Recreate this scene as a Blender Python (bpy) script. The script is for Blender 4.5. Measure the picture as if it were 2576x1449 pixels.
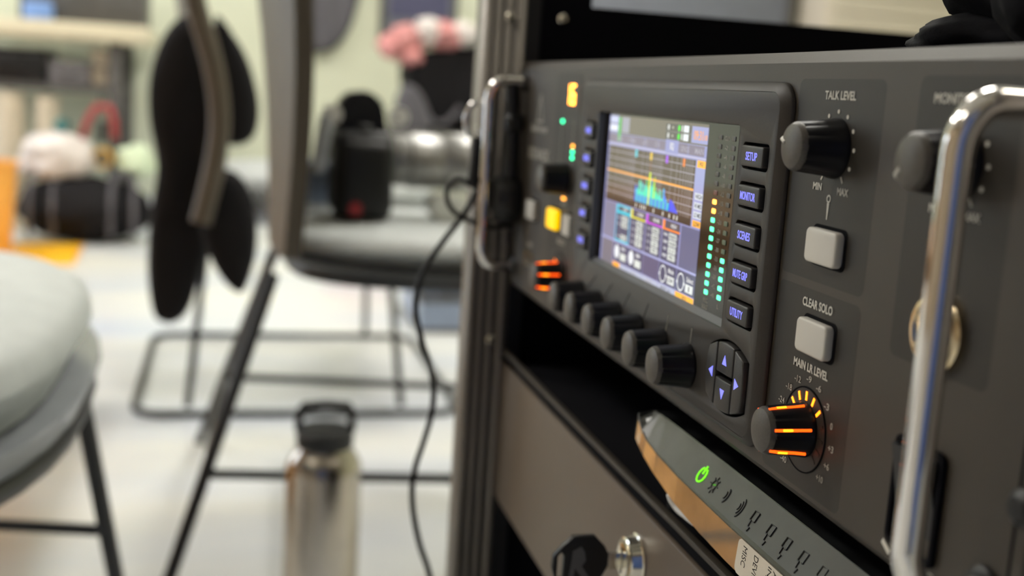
import bpy, bmesh, math, random
from mathutils import Matrix, Vector, noise
random.seed(7)
sc = bpy.context.scene
col = sc.collection
for o in list(bpy.data.objects): bpy.data.objects.remove(o)

# ------------------------------------------------------------------ camera
ZB = 0.535                       # height of the mixer's lower edge above the floor (m)
CAM = Vector((0.6267, -0.1673, 0.115 + ZB))
A, B, C = 1.3237, 1.4027, 0.0635
F_PX = 2895.9
RC = Matrix.Rotation(A, 3, 'Z') @ Matrix.Rotation(B, 3, 'X') @ Matrix.Rotation(C, 3, 'Z')
cam_d = bpy.data.cameras.new('camera'); cam = bpy.data.objects.new('camera', cam_d); col.objects.link(cam)
cam.matrix_world = Matrix.Translation(CAM) @ RC.to_4x4()
cam_d.sensor_width = 36.0; cam_d.sensor_fit = 'HORIZONTAL'
cam_d.lens = F_PX / 2576 * 36.0
cam_d.clip_start = 0.01; cam_d.clip_end = 100
cam_d.dof.use_dof = True
cam_d.dof.focus_distance = 0.362
cam_d.dof.aperture_fstop = cam_d.lens / 5.1
sc.camera = cam

# ------------------------------------------------------------------ world and daylight, exposure
W = bpy.data.worlds.new('world'); sc.world = W; W.use_nodes = True
W.node_tree.nodes['Background'].inputs[0].default_value = (0.55, 0.72, 1.0, 1)
W.node_tree.nodes['Background'].inputs[1].default_value = 1.6
def area(name, loc, rot, sx, sy, power, color):
    l = bpy.data.lights.new(name, 'AREA'); l.shape = 'RECTANGLE'; l.size = sx; l.size_y = sy
    l.energy = power; l.color = color
    o = bpy.data.objects.new(name, l); col.objects.link(o); o.location = loc; o.rotation_euler = rot
    return o
YW = -3.4                        # window wall
area('daylight', (-3.75, YW - 0.3, 1.2), (math.radians(90), 0, 0), 1.6, 1.7, 75, (0.78, 0.88, 1.0))
CEIL_E = 39.0                     # emission of the ceiling diffusers at the far end
CEIL_N = 9.0                    # and of the dimmed ones around the rack
cy = sc.cycles
cy.max_bounces = 7; cy.diffuse_bounces = 4; cy.glossy_bounces = 3; cy.caustics_reflective = False; cy.caustics_refractive = False; cy.adaptive_threshold = 0.02
vs = sc.view_settings
vs.view_transform = 'Standard'; vs.look = 'None'; vs.exposure = 0.0; vs.gamma = 1.0; vs.use_curve_mapping = False

# ------------------------------------------------------------------ materials
def mat(name, c, rough=0.5, metal=0.0, var=0.08, vscale=30.0, bump=0.0, bscale=400.0, emit=None, es=0.0, spec=0.5, coat=0.0, alpha=None, sheen=0.0, trans=0.0):
    m = bpy.data.materials.new(name); m.use_nodes = True
    nt = m.node_tree; b = nt.nodes['Principled BSDF']
    tc = nt.nodes.new('ShaderNodeTexCoord'); nz = nt.nodes.new('ShaderNodeTexNoise')
    nz.inputs['Scale'].default_value = vscale; nz.inputs['Detail'].default_value = 4
    nt.links.new(tc.outputs['Object'], nz.inputs['Vector'])
    rp = nt.nodes.new('ShaderNodeValToRGB')
    rp.color_ramp.elements[0].position = 0.3; rp.color_ramp.elements[1].position = 0.7
    rp.color_ramp.elements[0].color = tuple(max(0, x * (1 - var)) for x in c) + (1,)
    rp.color_ramp.elements[1].color = tuple(min(1, x * (1 + var)) for x in c) + (1,)
    nt.links.new(nz.outputs['Fac'], rp.inputs['Fac']); nt.links.new(rp.outputs['Color'], b.inputs['Base Color'])
    b.inputs['Roughness'].default_value = rough; b.inputs['Metallic'].default_value = metal
    b.inputs['Specular IOR Level'].default_value = spec
    b.inputs['Coat Weight'].default_value = coat
    if sheen: b.inputs['Sheen Weight'].default_value = sheen
    if trans: b.inputs['Transmission Weight'].default_value = trans
    if bump:
        n2 = nt.nodes.new('ShaderNodeTexNoise'); n2.inputs['Scale'].default_value = bscale; n2.inputs['Detail'].default_value = 2
        nt.links.new(tc.outputs['Object'], n2.inputs['Vector'])
        bp = nt.nodes.new('ShaderNodeBump'); bp.inputs['Strength'].default_value = bump; bp.inputs['Distance'].default_value = 0.0004
        nt.links.new(n2.outputs['Fac'], bp.inputs['Height']); nt.links.new(bp.outputs['Normal'], b.inputs['Normal'])
    if emit:
        b.inputs['Emission Color'].default_value = tuple(emit) + (1,); b.inputs['Emission Strength'].default_value = es
    return m
M = {}
M['panel'] = mat('panel_paint', (0.042, 0.033, 0.023), 0.50, var=0.14, vscale=2600, bump=0.10, bscale=5000, spec=0.55)
M['field'] = mat('printed_field', (0.027, 0.023, 0.018), 0.48, var=0.10, vscale=2600, bump=0.12, bscale=5000, spec=0.40)
M['bezel'] = mat('bezel_plastic', (0.030, 0.025, 0.021), 0.50, var=0.14, vscale=2600, bump=0.08, bscale=5000, spec=0.5)
M['blk'] = mat('black_plastic', (0.006, 0.006, 0.007), 0.45)
M['void'] = mat('rack_black', (0.003, 0.003, 0.005), 0.8, spec=0.1)
M['knob'] = mat('knob_rubber', (0.004, 0.004, 0.006), 0.42, spec=0.28)
M['cap'] = mat('knob_cap', (0.075, 0.066, 0.056), 0.42, var=0.15, vscale=1500, bump=0.1, bscale=4000)  # grey-brown soft-touch cap, base lightened for room light on its face
M['key'] = mat('key_cap', (0.030, 0.028, 0.027), 0.42, bump=0.15, bscale=2500)
M['white'] = mat('white_print', (0.62, 0.60, 0.54), 0.6)
M['numer'] = mat('dim_print', (0.42, 0.40, 0.35), 0.6)
M['pale'] = mat('pale_button', (0.60, 0.58, 0.53), 0.42, var=0.04)
M['chrome'] = mat('chrome', (0.82, 0.80, 0.78), 0.045, metal=1.0, var=0.02)
M['nickel'] = mat('nickel', (0.78, 0.74, 0.64), 0.14, metal=1.0, var=0.03)
M['gold'] = mat('brass_nut', (0.75, 0.62, 0.42), 0.2, metal=1.0, var=0.03)
M['alu'] = mat('anodised_aluminium', (0.20, 0.18, 0.16), 0.42, metal=0.6, var=0.06, vscale=12)
M['ledge'] = mat('bezel_plastic_lit', (0.10, 0.105, 0.12), 0.32, var=0.1, vscale=2000)  # same plastic as the bezel, with its bright bluish reflection put into the colour
M['ledr'] = mat('led_orange', (0.3, 0.08, 0.0), 0.4, emit=(1.0, 0.21, 0.008), es=4.0)
M['lens'] = mat('screen_lens', (0.012, 0.009, 0.007), 0.05, var=0.0)
M['blue'] = mat('blue_legend', (0.1, 0.1, 0.4), 0.5, emit=(0.16, 0.16, 1.0), es=1.25)
M['blue'].node_tree.nodes['Principled BSDF'].inputs['Emission Color'].default_value = (0.22, 0.23, 1.0, 1)
M['orange'] = mat('orange_light', (0.3, 0.05, 0.0), 0.4, emit=(1.0, 0.085, 0.004), es=2.6)
M['amber'] = mat('amber_core', (0.3, 0.1, 0.0), 0.4, emit=(1.0, 0.32, 0.01), es=3.5)
M['ledy'] = mat('led_amber', (0.3, 0.1, 0.0), 0.4, emit=(1.0, 0.30, 0.04), es=6.0)
M['ledg'] = mat('led_green', (0.0, 0.2, 0.1), 0.4, emit=(0.10, 1.0, 0.42), es=2.6)
M['ledoff'] = mat('led_unlit', (0.10, 0.093, 0.08), 0.4)
M['ledoffg'] = mat('led_unlit_green', (0.12, 0.16, 0.09), 0.4)
M['leddim'] = mat('led_dim_red', (0.25, 0.10, 0.07), 0.4)
M['seg'] = mat('segment_light', (0.3, 0.1, 0), 0.4, emit=(1.0, 0.33, 0.03), es=11.0)
M['yellow'] = mat('yellow_button', (0.6, 0.4, 0.0), 0.4, emit=(1.0, 0.56, 0.0), es=1.25)
M['rgreen'] = mat('green_icon', (0.05, 0.3, 0.0), 0.4, emit=(0.22, 1.0, 0.02), es=1.3)
M['router'] = mat('gloss_black', (0.015, 0.016, 0.017), 0.13, var=0.3, vscale=120, spec=0.9)
M['routertop'] = mat('gloss_grey_band', (0.052, 0.054, 0.047), 0.26, var=0.10, vscale=70)
M['trim'] = mat('mirror_trim', (0.85, 0.78, 0.66), 0.07, metal=0.85, var=0.15, vscale=60)
M['icon'] = mat('icon_ink', (0.012, 0.014, 0.013), 0.5)
M['sticker'] = mat('label_paper', (0.66, 0.60, 0.50), 0.55, var=0.03)
M['ink'] = mat('label_ink', (0.05, 0.045, 0.04), 0.6)
M['drawer'] = mat('drawer_paint', (0.135, 0.105, 0.08), 0.42, var=0.05, vscale=20, bump=0.2, bscale=1800)
M['cloth'] = mat('black_cloth', (0.005, 0.005, 0.007), 0.9, bump=0.5, bscale=900, spec=0.15)
M['rubber'] = mat('black_rubber', (0.006, 0.006, 0.006), 0.5)

# ------------------------------------------------------------------ helpers
def V(x, y, z): return Vector((x / 1000, y / 1000, z / 1000 + ZB))      # mixer millimetres -> world
def bm_mesh(bm, name='m', smooth=None):
    me = bpy.data.meshes.new(name)
    bmesh.ops.recalc_face_normals(bm, faces=bm.faces)
    bm.to_mesh(me); bm.free()
    if smooth is not None:
        for p in me.polygons: p.use_smooth = True
        try: me.set_sharp_from_angle(angle=math.radians(smooth))
        except Exception: pass
    return me
WL = {}
def thing(name, label, cat, loc, group=None):
    o = bpy.data.objects.new(name, None); o.empty_display_size = 0.02; col.objects.link(o)
    o.location = loc; WL[o] = Vector(loc)
    o['label'] = label; o['category'] = cat
    if group: o['group'] = group
    return o
def part(name, me, m, parent=None, loc=(0, 0, 0), rot=None, label=None):
    """mesh given about loc (world); loc defaults to the world origin"""
    loc = Vector(loc)
    if me.materials: pass
    elif m is not None: me.materials.append(M[m] if isinstance(m, str) else m)
    o = bpy.data.objects.new(name, me); col.objects.link(o)
    WL[o] = loc
    if parent is not None:
        if loc.length == 0:
            loc = WL[parent].copy()
            me.transform(Matrix.Translation(-loc)); WL[o] = loc
        o.parent = parent; o.location = loc - WL[parent]
    else:
        o.location = loc
    if rot: o.rotation_euler = rot
    if label: o['label'] = label
    return o
def single(name, me, m, label, cat, group=None, base=None):
    """a thing that is one mesh, built in world coordinates"""
    if base is None:
        xs = [v.co for v in me.vertices]
        base = Vector(((min(c.x for c in xs) + max(c.x for c in xs)) / 2, (min(c.y for c in xs) + max(c.y for c in xs)) / 2, min(c.z for c in xs)))
    me.transform(Matrix.Translation(-Vector(base)))
    o = part(name, me, m, None, base)
    o['label'] = label; o['category'] = cat
    if group: o['group'] = group
    return o
def structure(name, me, m, parent=None):
    o = part(name, me, m, parent)
    if parent is None: o['kind'] = 'structure'
    return o
def shared(name, me, parent, loc):
    o = bpy.data.objects.new(name, me); col.objects.link(o); WL[o] = Vector(loc)
    o.parent = parent; o.location = Vector(loc) - WL[parent]
    return o
def box(lo, hi, bev=0.0, seg=2):
    bm = bmesh.new(); bmesh.ops.create_cube(bm, size=1)
    lo, hi = Vector(lo), Vector(hi); c = (lo + hi) / 2; s = hi - lo
    for v in bm.verts: v.co = Vector((v.co.x * s.x, v.co.y * s.y, v.co.z * s.z)) + c
    if bev: bmesh.ops.bevel(bm, geom=bm.edges[:] , offset=bev, segments=seg, affect='EDGES', profile=0.5)
    return bm_mesh(bm, smooth=40 if bev else None)
def vbox(a, b, bev=0.0): 
    p, q = V(*a), V(*b)
    return box((min(p.x, q.x), min(p.y, q.y), min(p.z, q.z)), (max(p.x, q.x), max(p.y, q.y), max(p.z, q.z)), bev / 1000)
def tube(pts, r, seg=10, closed=False, caps=True):
    pts = [Vector(p) for p in pts]; n = len(pts)
    rs = r if isinstance(r, (list, tuple)) else [r] * n
    bm = bmesh.new(); rings = []; up = None
    for i, p in enumerate(pts):
        a = pts[i - 1] if (i > 0 or closed) else p; b = pts[(i + 1) % n] if (i < n - 1 or closed) else p
        t = (b - a).normalized()
        if up is None:
            up = t.orthogonal().normalized()
        up = (up - t * up.dot(t)); up = up.normalized() if up.length > 1e-6 else t.orthogonal().normalized()
        s = t.cross(up)
        rings.append([bm.verts.new(p + (up * math.cos(k * 2 * math.pi / seg) + s * math.sin(k * 2 * math.pi / seg)) * rs[i]) for k in range(seg)])
    m = n if closed else n - 1
    for i in range(m):
        a, b = rings[i], rings[(i + 1) % n]
        for k in range(seg): bm.faces.new((a[k], a[(k + 1) % seg], b[(k + 1) % seg], b[k]))
    if caps and not closed:
        bm.faces.new(rings[0]); bm.faces.new(list(reversed(rings[-1])))
    return bm_mesh(bm, smooth=50)
def smooth_path(pts, n=6, closed=False):
    P = [Vector(p) for p in pts]; out = []; L = len(P)
    rng = range(L) if closed else range(L - 1)
    for i in rng:
        p0 = P[i - 1] if (i > 0 or closed) else P[i]; p1 = P[i]; p2 = P[(i + 1) % L]; p3 = P[(i + 2) % L] if (i + 2 < L or closed) else p2
        for k in range(n):
            t = k / n
            out.append(0.5 * ((2 * p1) + (p2 - p0) * t + (2 * p0 - 5 * p1 + 4 * p2 - p3) * t * t + (3 * p1 - p0 - 3 * p2 + p3) * t ** 3))
    if not closed: out.append(P[-1])
    return out
def lathe(prof, seg=32, axis='-Y', flute=0, fd=0.0, fr=None):
    """profile [(r,h)] in metres, h along the axis, about the local origin"""
    bm = bmesh.new(); rings = []
    for r, h in prof:
        ring = []
        for k in range(seg):
            a = k * 2 * math.pi / seg; rr = r
            if flute and fr and fr[0] <= h <= fr[1] and k % (seg // flute) == 0: rr = r - fd
            ring.append((rr * math.cos(a), rr * math.sin(a), h))
        rings.append(ring)
    def cv(p):
        if axis == '-Y': return (p[0], -p[2], p[1])
        if axis == 'Y': return (p[0], p[2], -p[1])
        if axis == 'X': return (p[2], p[0], p[1])
        return p
    vr = [[bm.verts.new(cv(p)) for p in ring] for ring in rings]
    for i in range(len(vr) - 1):
        for k in range(seg): bm.faces.new((vr[i][k], vr[i][(k + 1) % seg], vr[i + 1][(k + 1) % seg], vr[i + 1][k]))
    if prof[0][0] > 1e-6: bm.faces.new(list(reversed(vr[0])))
    if prof[-1][0] > 1e-6: bm.faces.new(vr[-1])
    bmesh.ops.remove_doubles(bm, verts=bm.verts, dist=1e-7)
    return bm_mesh(bm, smooth=35)
FACE = Matrix(((1, 0, 0, 0), (0, 0, -1, 0), (0, 1, 0, 0), (0, 0, 0, 1)))   # drawn (u,v,w) -> (x,-y,z): faces -Y
FACX = Matrix(((0, 0, 1, 0), (1, 0, 0, 0), (0, 1, 0, 0), (0, 0, 0, 1)))    # drawn (u,v,w) -> (w,u,v): faces +X
def plate(loops, thick, bev=0.0, res=1, m=FACE):
    """solid plate from closed 2D loops (metres), holes by even-odd; front face at w=0, back at w=-thick"""
    cu = bpy.data.curves.new('tmp', 'CURVE'); cu.dimensions = '2D'; cu.fill_mode = 'BOTH'
    for lp in loops:
        s = cu.splines.new('POLY'); s.points.add(len(lp) - 1)
        for p, q in zip(s.points, lp): p.co = (q[0], q[1], 0, 1)
        s.use_cyclic_u = True
    cu.extrude = max(thick / 2 - bev, 1e-6); cu.bevel_depth = bev; cu.bevel_resolution = res; cu.offset = -bev
    ob = bpy.data.objects.new('tmp', cu)
    me = bpy.data.meshes.new_from_object(ob)
    bpy.data.objects.remove(ob); bpy.data.curves.remove(cu)
    me.materials.clear()
    me.transform(m @ Matrix.Translation((0, 0, -thick / 2)))
    bm = bmesh.new(); bm.from_mesh(me); bmesh.ops.remove_doubles(bm, verts=bm.verts, dist=1e-6); bmesh.ops.recalc_face_normals(bm, faces=bm.faces); bm.to_mesh(me); bm.free()
    if bev:
        for p in me.polygons: p.use_smooth = True
        try: me.set_sharp_from_angle(angle=math.radians(40))
        except Exception: pass
    return me
def rrect(x0, z0, x1, z1, r, n=5):
    out = []
    for cx, cz, a0 in ((x1 - r, z1 - r, 0), (x0 + r, z1 - r, 90), (x0 + r, z0 + r, 180), (x1 - r, z0 + r, 270)):
        for k in range(n + 1):
            a = math.radians(a0 + 90 * k / n); out.append((cx + r * math.cos(a), cz + r * math.sin(a)))
    return out
def circ(cx, cz, r, n=28): return [(cx + r * math.cos(2 * math.pi * k / n), cz + r * math.sin(2 * math.pi * k / n)) for k in range(n)]
mm = lambda lp: [(a / 1000, b / 1000) for a, b in lp]
def pplate(loops, y, thick, bev=0.0, res=1):
    """plate in mixer mm; front face at y (mm), going back"""
    me = plate([mm(l) for l in loops], thick / 1000, bev / 1000, res)
    me.transform(Matrix.Translation((0, y / 1000, ZB)))
    return me
def text_me(s, w, h, bold=0.0, m=FACE, depth=0.00006, rot=0.0):
    """text mesh centred on the origin, fitted to w x h metres"""
    cu = bpy.data.curves.new('tmp', 'FONT'); cu.body = s; cu.size = 1; cu.resolution_u = 3; cu.offset = bold; cu.extrude = 0.001
    ob = bpy.data.objects.new('tmp', cu); me = bpy.data.meshes.new_from_object(ob)
    bpy.data.objects.remove(ob); bpy.data.curves.remove(cu)
    me.materials.clear()
    xs = [v.co.x for v in me.vertices]; ys = [v.co.y for v in me.vertices]
    sx = w / (max(xs) - min(xs)); sy = h / (max(ys) - min(ys)); cx = (max(xs) + min(xs)) / 2; cy = (max(ys) + min(ys)) / 2
    me.transform(m @ Matrix.Rotation(rot, 4, 'Z') @ Matrix.Diagonal((sx, sy, depth / 0.002, 1)) @ Matrix.Translation((-cx, -cy, 0)))
    return me
def ptext(s, x, z, w, h, y, m, parent, bold=0.022, name='printed_text'):
    return part(name, text_me(s, w / 1000, h / 1000, bold), m, parent, V(x, y - 0.05, z))
def join_meshes(mes):
    bm = bmesh.new()
    for me in mes: bm.from_mesh(me); bpy.data.meshes.remove(me)
    out = bpy.data.meshes.new('j'); bm.to_mesh(out); bm.free()
    return out
def ray(u, v): return RC @ Vector(((u - 1288) / F_PX, -(v - 724.5) / F_PX, -1.0))
def onx(u, v, x): d = ray(u, v); return CAM + d * ((x - CAM.x) / d.x)
def onz(u, v, z): d = ray(u, v); return CAM + d * ((z - CAM.z) / d.z)

# ------------------------------------------------------------------ the room
XF, XB, YR, HC = -4.8, 2.4, 3.3, 2.75
M['floor'] = mat('polished_floor', (0.76, 0.76, 0.73), 0.25, var=0.15, vscale=1.3, bump=0.0)
M['wall'] = mat('pale_wall', (0.66, 0.68, 0.52), 0.8, var=0.03, vscale=3)
M['wallw'] = mat('warm_wall', (0.50, 0.41, 0.31), 0.75, var=0.08, vscale=2)
M['ceil'] = mat('ceiling_tile', (0.80, 0.79, 0.75), 0.9, var=0.03)
M['frame'] = mat('white_frame', (0.7, 0.7, 0.68), 0.5)
_nt = M['floor'].node_tree
_mp = _nt.nodes.new('ShaderNodeMapping'); _mp.inputs['Scale'].default_value = (2.6, 0.55, 1)
_nz = [n for n in _nt.nodes if n.type == 'TEX_NOISE'][0]; _tc = [n for n in _nt.nodes if n.type == 'TEX_COORD'][0]
_nt.links.new(_tc.outputs['Object'], _mp.inputs['Vector']); _nt.links.new(_mp.outputs['Vector'], _nz.inputs['Vector'])
_rp = [n for n in _nt.nodes if n.type == 'VALTORGB'][0]
_rp.color_ramp.elements[0].color = (0.56, 0.61, 0.70, 1); _rp.color_ramp.elements[1].color = (0.80, 0.79, 0.71, 1)  # bluish and yellowish bands: window and wall reflections painted into the floor colour
structure('floor', box((XF - .1, YW - .1, -0.1), (XB + .1, YR + .1, 0)), 'floor')
ceil = structure('ceiling', box((XF - .1, YW - .1, HC), (XB + .1, YR + .1, HC + .1)), 'ceil')
wx0, wx1, wz0, wz1 = -4.45, -3.05, 0.35, 2.1
structure('wall_far', box((XF - .12, YW - .1, 0), (XF, YR + .1, HC)), 'wall')
structure('wall_right', box((XF, YR, 0), (XB, YR + .12, HC)), 'wall')
structure('wall_back', box((XB, YW - .1, 0), (XB + .12, YR + .1, HC)), 'wallw')
structure('wall_left', join_meshes([box((XF - .1, YW - .12, 0), (wx0, YW, HC)), box((wx1, YW - .12, 0), (XB, YW, HC)), box((wx0, YW - .12, 0), (wx1, YW, wz0)), box((wx0, YW - .12, wz1), (wx1, YW, HC))]), 'wallw')
wf = join_meshes([box((wx0, YW - .1, wz0), (wx1, YW + .02, wz0 + .05)), box((wx0, YW - .1, wz1 - .05), (wx1, YW + .02, wz1))] + [box((x - .025, YW - .1, wz0 + .05), (x + .025, YW + .02, wz1 - .05)) for x in (wx0 + .025, (wx0 + wx1) / 2, wx1 - .025)])
win = structure('window_1', wf, 'frame')
g = bpy.data.materials.new('window_glass'); g.use_nodes = True
nt = g.node_tree; nt.nodes.clear()
out = nt.nodes.new('ShaderNodeOutputMaterial'); mx = nt.nodes.new('ShaderNodeMixShader'); tr = nt.nodes.new('ShaderNodeBsdfTransparent'); gl = nt.nodes.new('ShaderNodeBsdfGlossy')
gl.inputs['Roughness'].default_value = 0.02; mx.inputs[0].default_value = 0.06
nt.links.new(tr.outputs[0], mx.inputs[1]); nt.links.new(gl.outputs[0], mx.inputs[2]); nt.links.new(mx.outputs[0], out.inputs[0])
M['glass'] = g
for a, b in ((wx0 + .05, (wx0 + wx1) / 2 - .025), ((wx0 + wx1) / 2 + .025, wx1 - .05)):
    part('pane', box((a, YW - .05, wz0 + .05), (b, YW - .044, wz1 - .05)), 'glass', win)
structure('baseboard_far', box((XF, YW, 0), (XF + .015, YR, 0.09)), 'frame')
# ceiling lights
M['diff'] = mat('light_diffuser', (0.9, 0.9, 0.9), 0.6, emit=(1.0, 0.97, 0.90), es=CEIL_E)
M['diffn'] = mat('light_diffuser_dimmed', (0.9, 0.9, 0.9), 0.6, emit=(1.0, 0.93, 0.80), es=CEIL_N)
CL = [(-3.4, -1.8), (-3.4, 0.9), (-1.5, -1.8), (-1.5, 0.9), (0.4, -1.9), (0.6, 1.2)]
names = ['over the cluttered table', 'over the floor behind the chairs', 'between the window and the chairs', 'over the chair carrying the camera', 'nearest the window', 'over the equipment rack']
for (x, y), nm in zip(CL, names):
    t = thing('ceiling_light', 'square white ceiling light panel ' + nm, 'light', (x, y, HC - .05), 'ceiling lights')
    part('light_frame', join_meshes([box((x - .32, y - .32, HC - .05), (x + .32, y - .29, HC)), box((x - .32, y + .29, HC - .05), (x + .32, y + .32, HC)), box((x - .32, y - .29, HC - .05), (x - .29, y + .29, HC)), box((x + .29, y - .29, HC - .05), (x + .32, y + .29, HC))]), 'frame', t)
    part('diffuser', box((x - .29, y - .29, HC - .035), (x + .29, y + .29, HC - .02)), 'diffn' if x > 0 else 'diff', t)

# ------------------------------------------------------------------ equipment rack
rack = thing('equipment_rack', 'black equipment rack with grooved aluminium front posts holding the mixer', 'rack', (V(189, 150, 0).x, V(0, 150, 0).y, 0))
RT = 300                                            # post top in mixer mm
FL = -ZB * 1000
def post(sgn, x, dy=0):
    """grooved extrusion: inner face at x, sgn -1 = left post"""
    segs = [(-21, -17.5, 0), (-17.5, -15.5, 2.5), (-15.5, -11.5, 0), (-11.5, -9.5, 2.5), (-9.5, -5.2, 0), (-5.2, -3.2, 2.5), (-3.2, 3, 0)]
    lp = []
    for a, b, d in segs: lp += [(x + sgn * d, a + dy), (x + sgn * d, b + dy)]
    lp += [(x + sgn * 30, 3 + dy), (x + sgn * 30, -21 + dy)]
    lp2 = [(p[0] / 1000, p[1] / 1000) for p in lp]
    return plate([lp2], (RT - FL) / 1000, m=Matrix.Translation((0, 0, RT / 1000 + ZB)))
for sgn, x in ((-1, -55), (1, 431)):
    p = part('front_post', post(sgn, x, 0 if sgn < 0 else 22), 'alu', rack)
    for z in (159, -37, -220):
        part('screw', lathe([(0.0028, 0), (0.0028, 0.0006), (0.0018, 0.0016), (0, 0.0017)], 16, 'X' if sgn < 0 else '-Y'), 'nickel', p, V(x if sgn < 0 else x + 10, -7 if sgn < 0 else 1, z))
    part('mounting_rail', vbox((x, 3 if sgn < 0 else 25, FL + 20), (x + sgn * 12, 12 if sgn < 0 else 34, RT)), 'blk', rack)
    part('side_panel', vbox((x + sgn * 3, 12 if sgn < 0 else 25, FL + 15), (x + sgn * 18, 480, 168.5)), 'void', rack)
    part('corner_block', vbox((x + sgn * 3, 12 if sgn < 0 else 25, 168.5), (x + sgn * 18, 44, RT)), 'void', rack)
    part('rear_post', vbox((x + sgn * 1, 480, FL), (x + sgn * 26, 500, RT)), 'void', rack)
part('rear_panel', vbox((-73, 500, FL + 15), (450, 506, 120)), 'void', rack)
part('base_plate', vbox((-73, 4, FL + 15), (450, 500, FL + 30)), 'void', rack)
for yy in (-10, 490):
    part('top_bar', vbox((-85, yy - 10, RT), (462, yy + 10, RT + 20), 2), 'alu', rack)
for x in (-70, 447):
    part('screw_head', lathe([(0.0032, 0), (0.0032, 0.0005), (0.002, 0.0016), (0, 0.0017)], 16, 'X'), 'nickel', rack, V(-58 if x < 0 else 432, 26.5, 160.2))
    for yy in (10, 470):
        part('foot', lathe([(0.018, 0), (0.018, 0.012), (0.012, 0.016)], 20, 'Z'), 'rubber', rack, (x / 1000, yy / 1000, 0))

# ------------------------------------------------------------------ the mixer
mx = thing('digital_mixer', 'dark grey rack-mount digital mixer with lit screen and chrome handles', 'mixer', V(189, 120, -1))
part('front_panel', pplate([[(-52.6, -1), (430, -1), (430, 132.8), (-52.6, 132.8)]], 0, 12, 3.6, 0), 'panel', mx)
for x in (-45.6, 422): part('panel_seam', vbox((x, -0.06, 3.2), (x + 1.1, 0.3, 128.6)), 'void', mx)
part('chassis', vbox((-27, 12, 1), (405, 290, 131)), 'blk', mx)
# printed fields
for x0, z0, x1, z1 in ((303.5, 66, 351.5, 124.5), (303.5, 4, 351.5, 63.5), (367, 54.5, 407.3, 125.5), (34.5, 77, 79.5, 126.3), (34.5, 5, 79.5, 74)):
    part('printed_field', pplate([rrect(x0, z0, x1, z1, 2.6)], -0.03, 0.03), 'field', mx)
# bezel
holesR = [(276.0, 295.0, 99.6 - 12.78 * i) for i in range(5)]
holesL = [(102.5, 118.2, 99.9 - 12.85 * i) for i in range(5)]
loops = [rrect(90.8, 9.3, 299.2, 120.2, 5.2), rrect(121, 40.6, 272.2, 109, 1.5)]
for a, b, z in holesR + holesL: loops.append(rrect(a, z - 4.25, b, z + 4.25, 1.5))
def barrel(cx, cz, w, h, bulge, n=10):
    """closed outline: straight-ish sides, arched top and bottom"""
    pts = []
    for k in range(n + 1):
        t = k / n; x = w / 2 - w * t; pts.append((cx + x, cz + h / 2 - bulge * (2 * t - 1) ** 2))
    for k in range(n + 1):
        t = k / n; x = -w / 2 + w * t; pts.append((cx + x, cz - h / 2 + bulge * (2 * t - 1) ** 2))
    return pts
loops.append(barrel(280.6, 25.6, 30.5, 25, 4.2))
faceplate = pplate(loops, -4, 2.2, 0.35)
bm = bmesh.new()                                     # rounded skirt from the flat face down to the panel
prev = None
for ins, y in ((3.2, -4.0), (2.9, -3.95), (0.35, -1.6), (0, -1.1), (0, -0.3)):
    lp = [bm.verts.new(V(p[0], y, p[1])) for p in rrect(87.6 + ins, 6.1 + ins, 302.4 - ins, 123.4 - ins, 8.4 - ins)]
    if prev:
        for i in range(len(lp)): bm.faces.new((prev[i], prev[(i + 1) % len(lp)], lp[(i + 1) % len(lp)], lp[i]))
    prev = lp
skirt = bm_mesh(bm, smooth=60)
part('bezel', join_meshes([faceplate, skirt]), 'bezel', mx)
part('bezel_backing', pplate([rrect(100, 12, 297, 118, 4)], -0.7, 0.5), 'void', mx)
# screen: sloped surround, lens, picture
bm = bmesh.new()
o4 = [(121, 40.6), (272.2, 40.6), (272.2, 109), (121, 109)]; i4 = [(121.4, 43.6), (271.9, 43.6), (271.9, 108.7), (121.4, 108.7)]
o4 = [(121, 39.9), (272.2, 39.9), (272.2, 109), (121, 109)]; i4 = [(121.5, 42.6), (271.8, 42.6), (271.8, 108.8), (121.5, 108.8)]
vo = [bm.verts.new(V(p[0], -3.95, p[1])) for p in o4]; vi = [bm.verts.new(V(p[0], -1.0, p[1])) for p in i4]
for i in range(4): bm.faces.new((vo[i], vo[(i + 1) % 4], vi[(i + 1) % 4], vi[i]))
part('screen_surround', bm_mesh(bm), 'ledge', mx)
lens = part('screen_lens', vbox((121.2, -1.0, 40), (272, -0.6, 109)), 'lens', mx)
SX0, SZ0, SW, SH = 128.4, 108.0, 111.6, 66.6
cmat = bpy.data.materials.new('screen_picture'); cmat.use_nodes = True
nt = cmat.node_tree; b = nt.nodes['Principled BSDF']
at = nt.nodes.new('ShaderNodeAttribute'); at.attribute_name = 'Col'
nt.links.new(at.outputs['Color'], b.inputs['Emission Color']); b.inputs['Emission Strength'].default_value = 1.2
b.inputs['Base Color'].default_value = (0.01, 0.01, 0.01, 1); b.inputs['Roughness'].default_value = 0.07
M['pic'] = cmat
quads = []
def lin(c): return tuple(((x / 255) / 12.92 if x < 10 else ((x / 255 + 0.055) / 1.055) ** 2.4) for x in c)
def q(x0, y0, x1, y1, c, layer=1): quads.append(([(x0, y0), (x1, y0), (x1, y1), (x0, y1)], lin(c), layer))
def poly(pts, c, layer=1): quads.append((pts, lin(c), layer))
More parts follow.
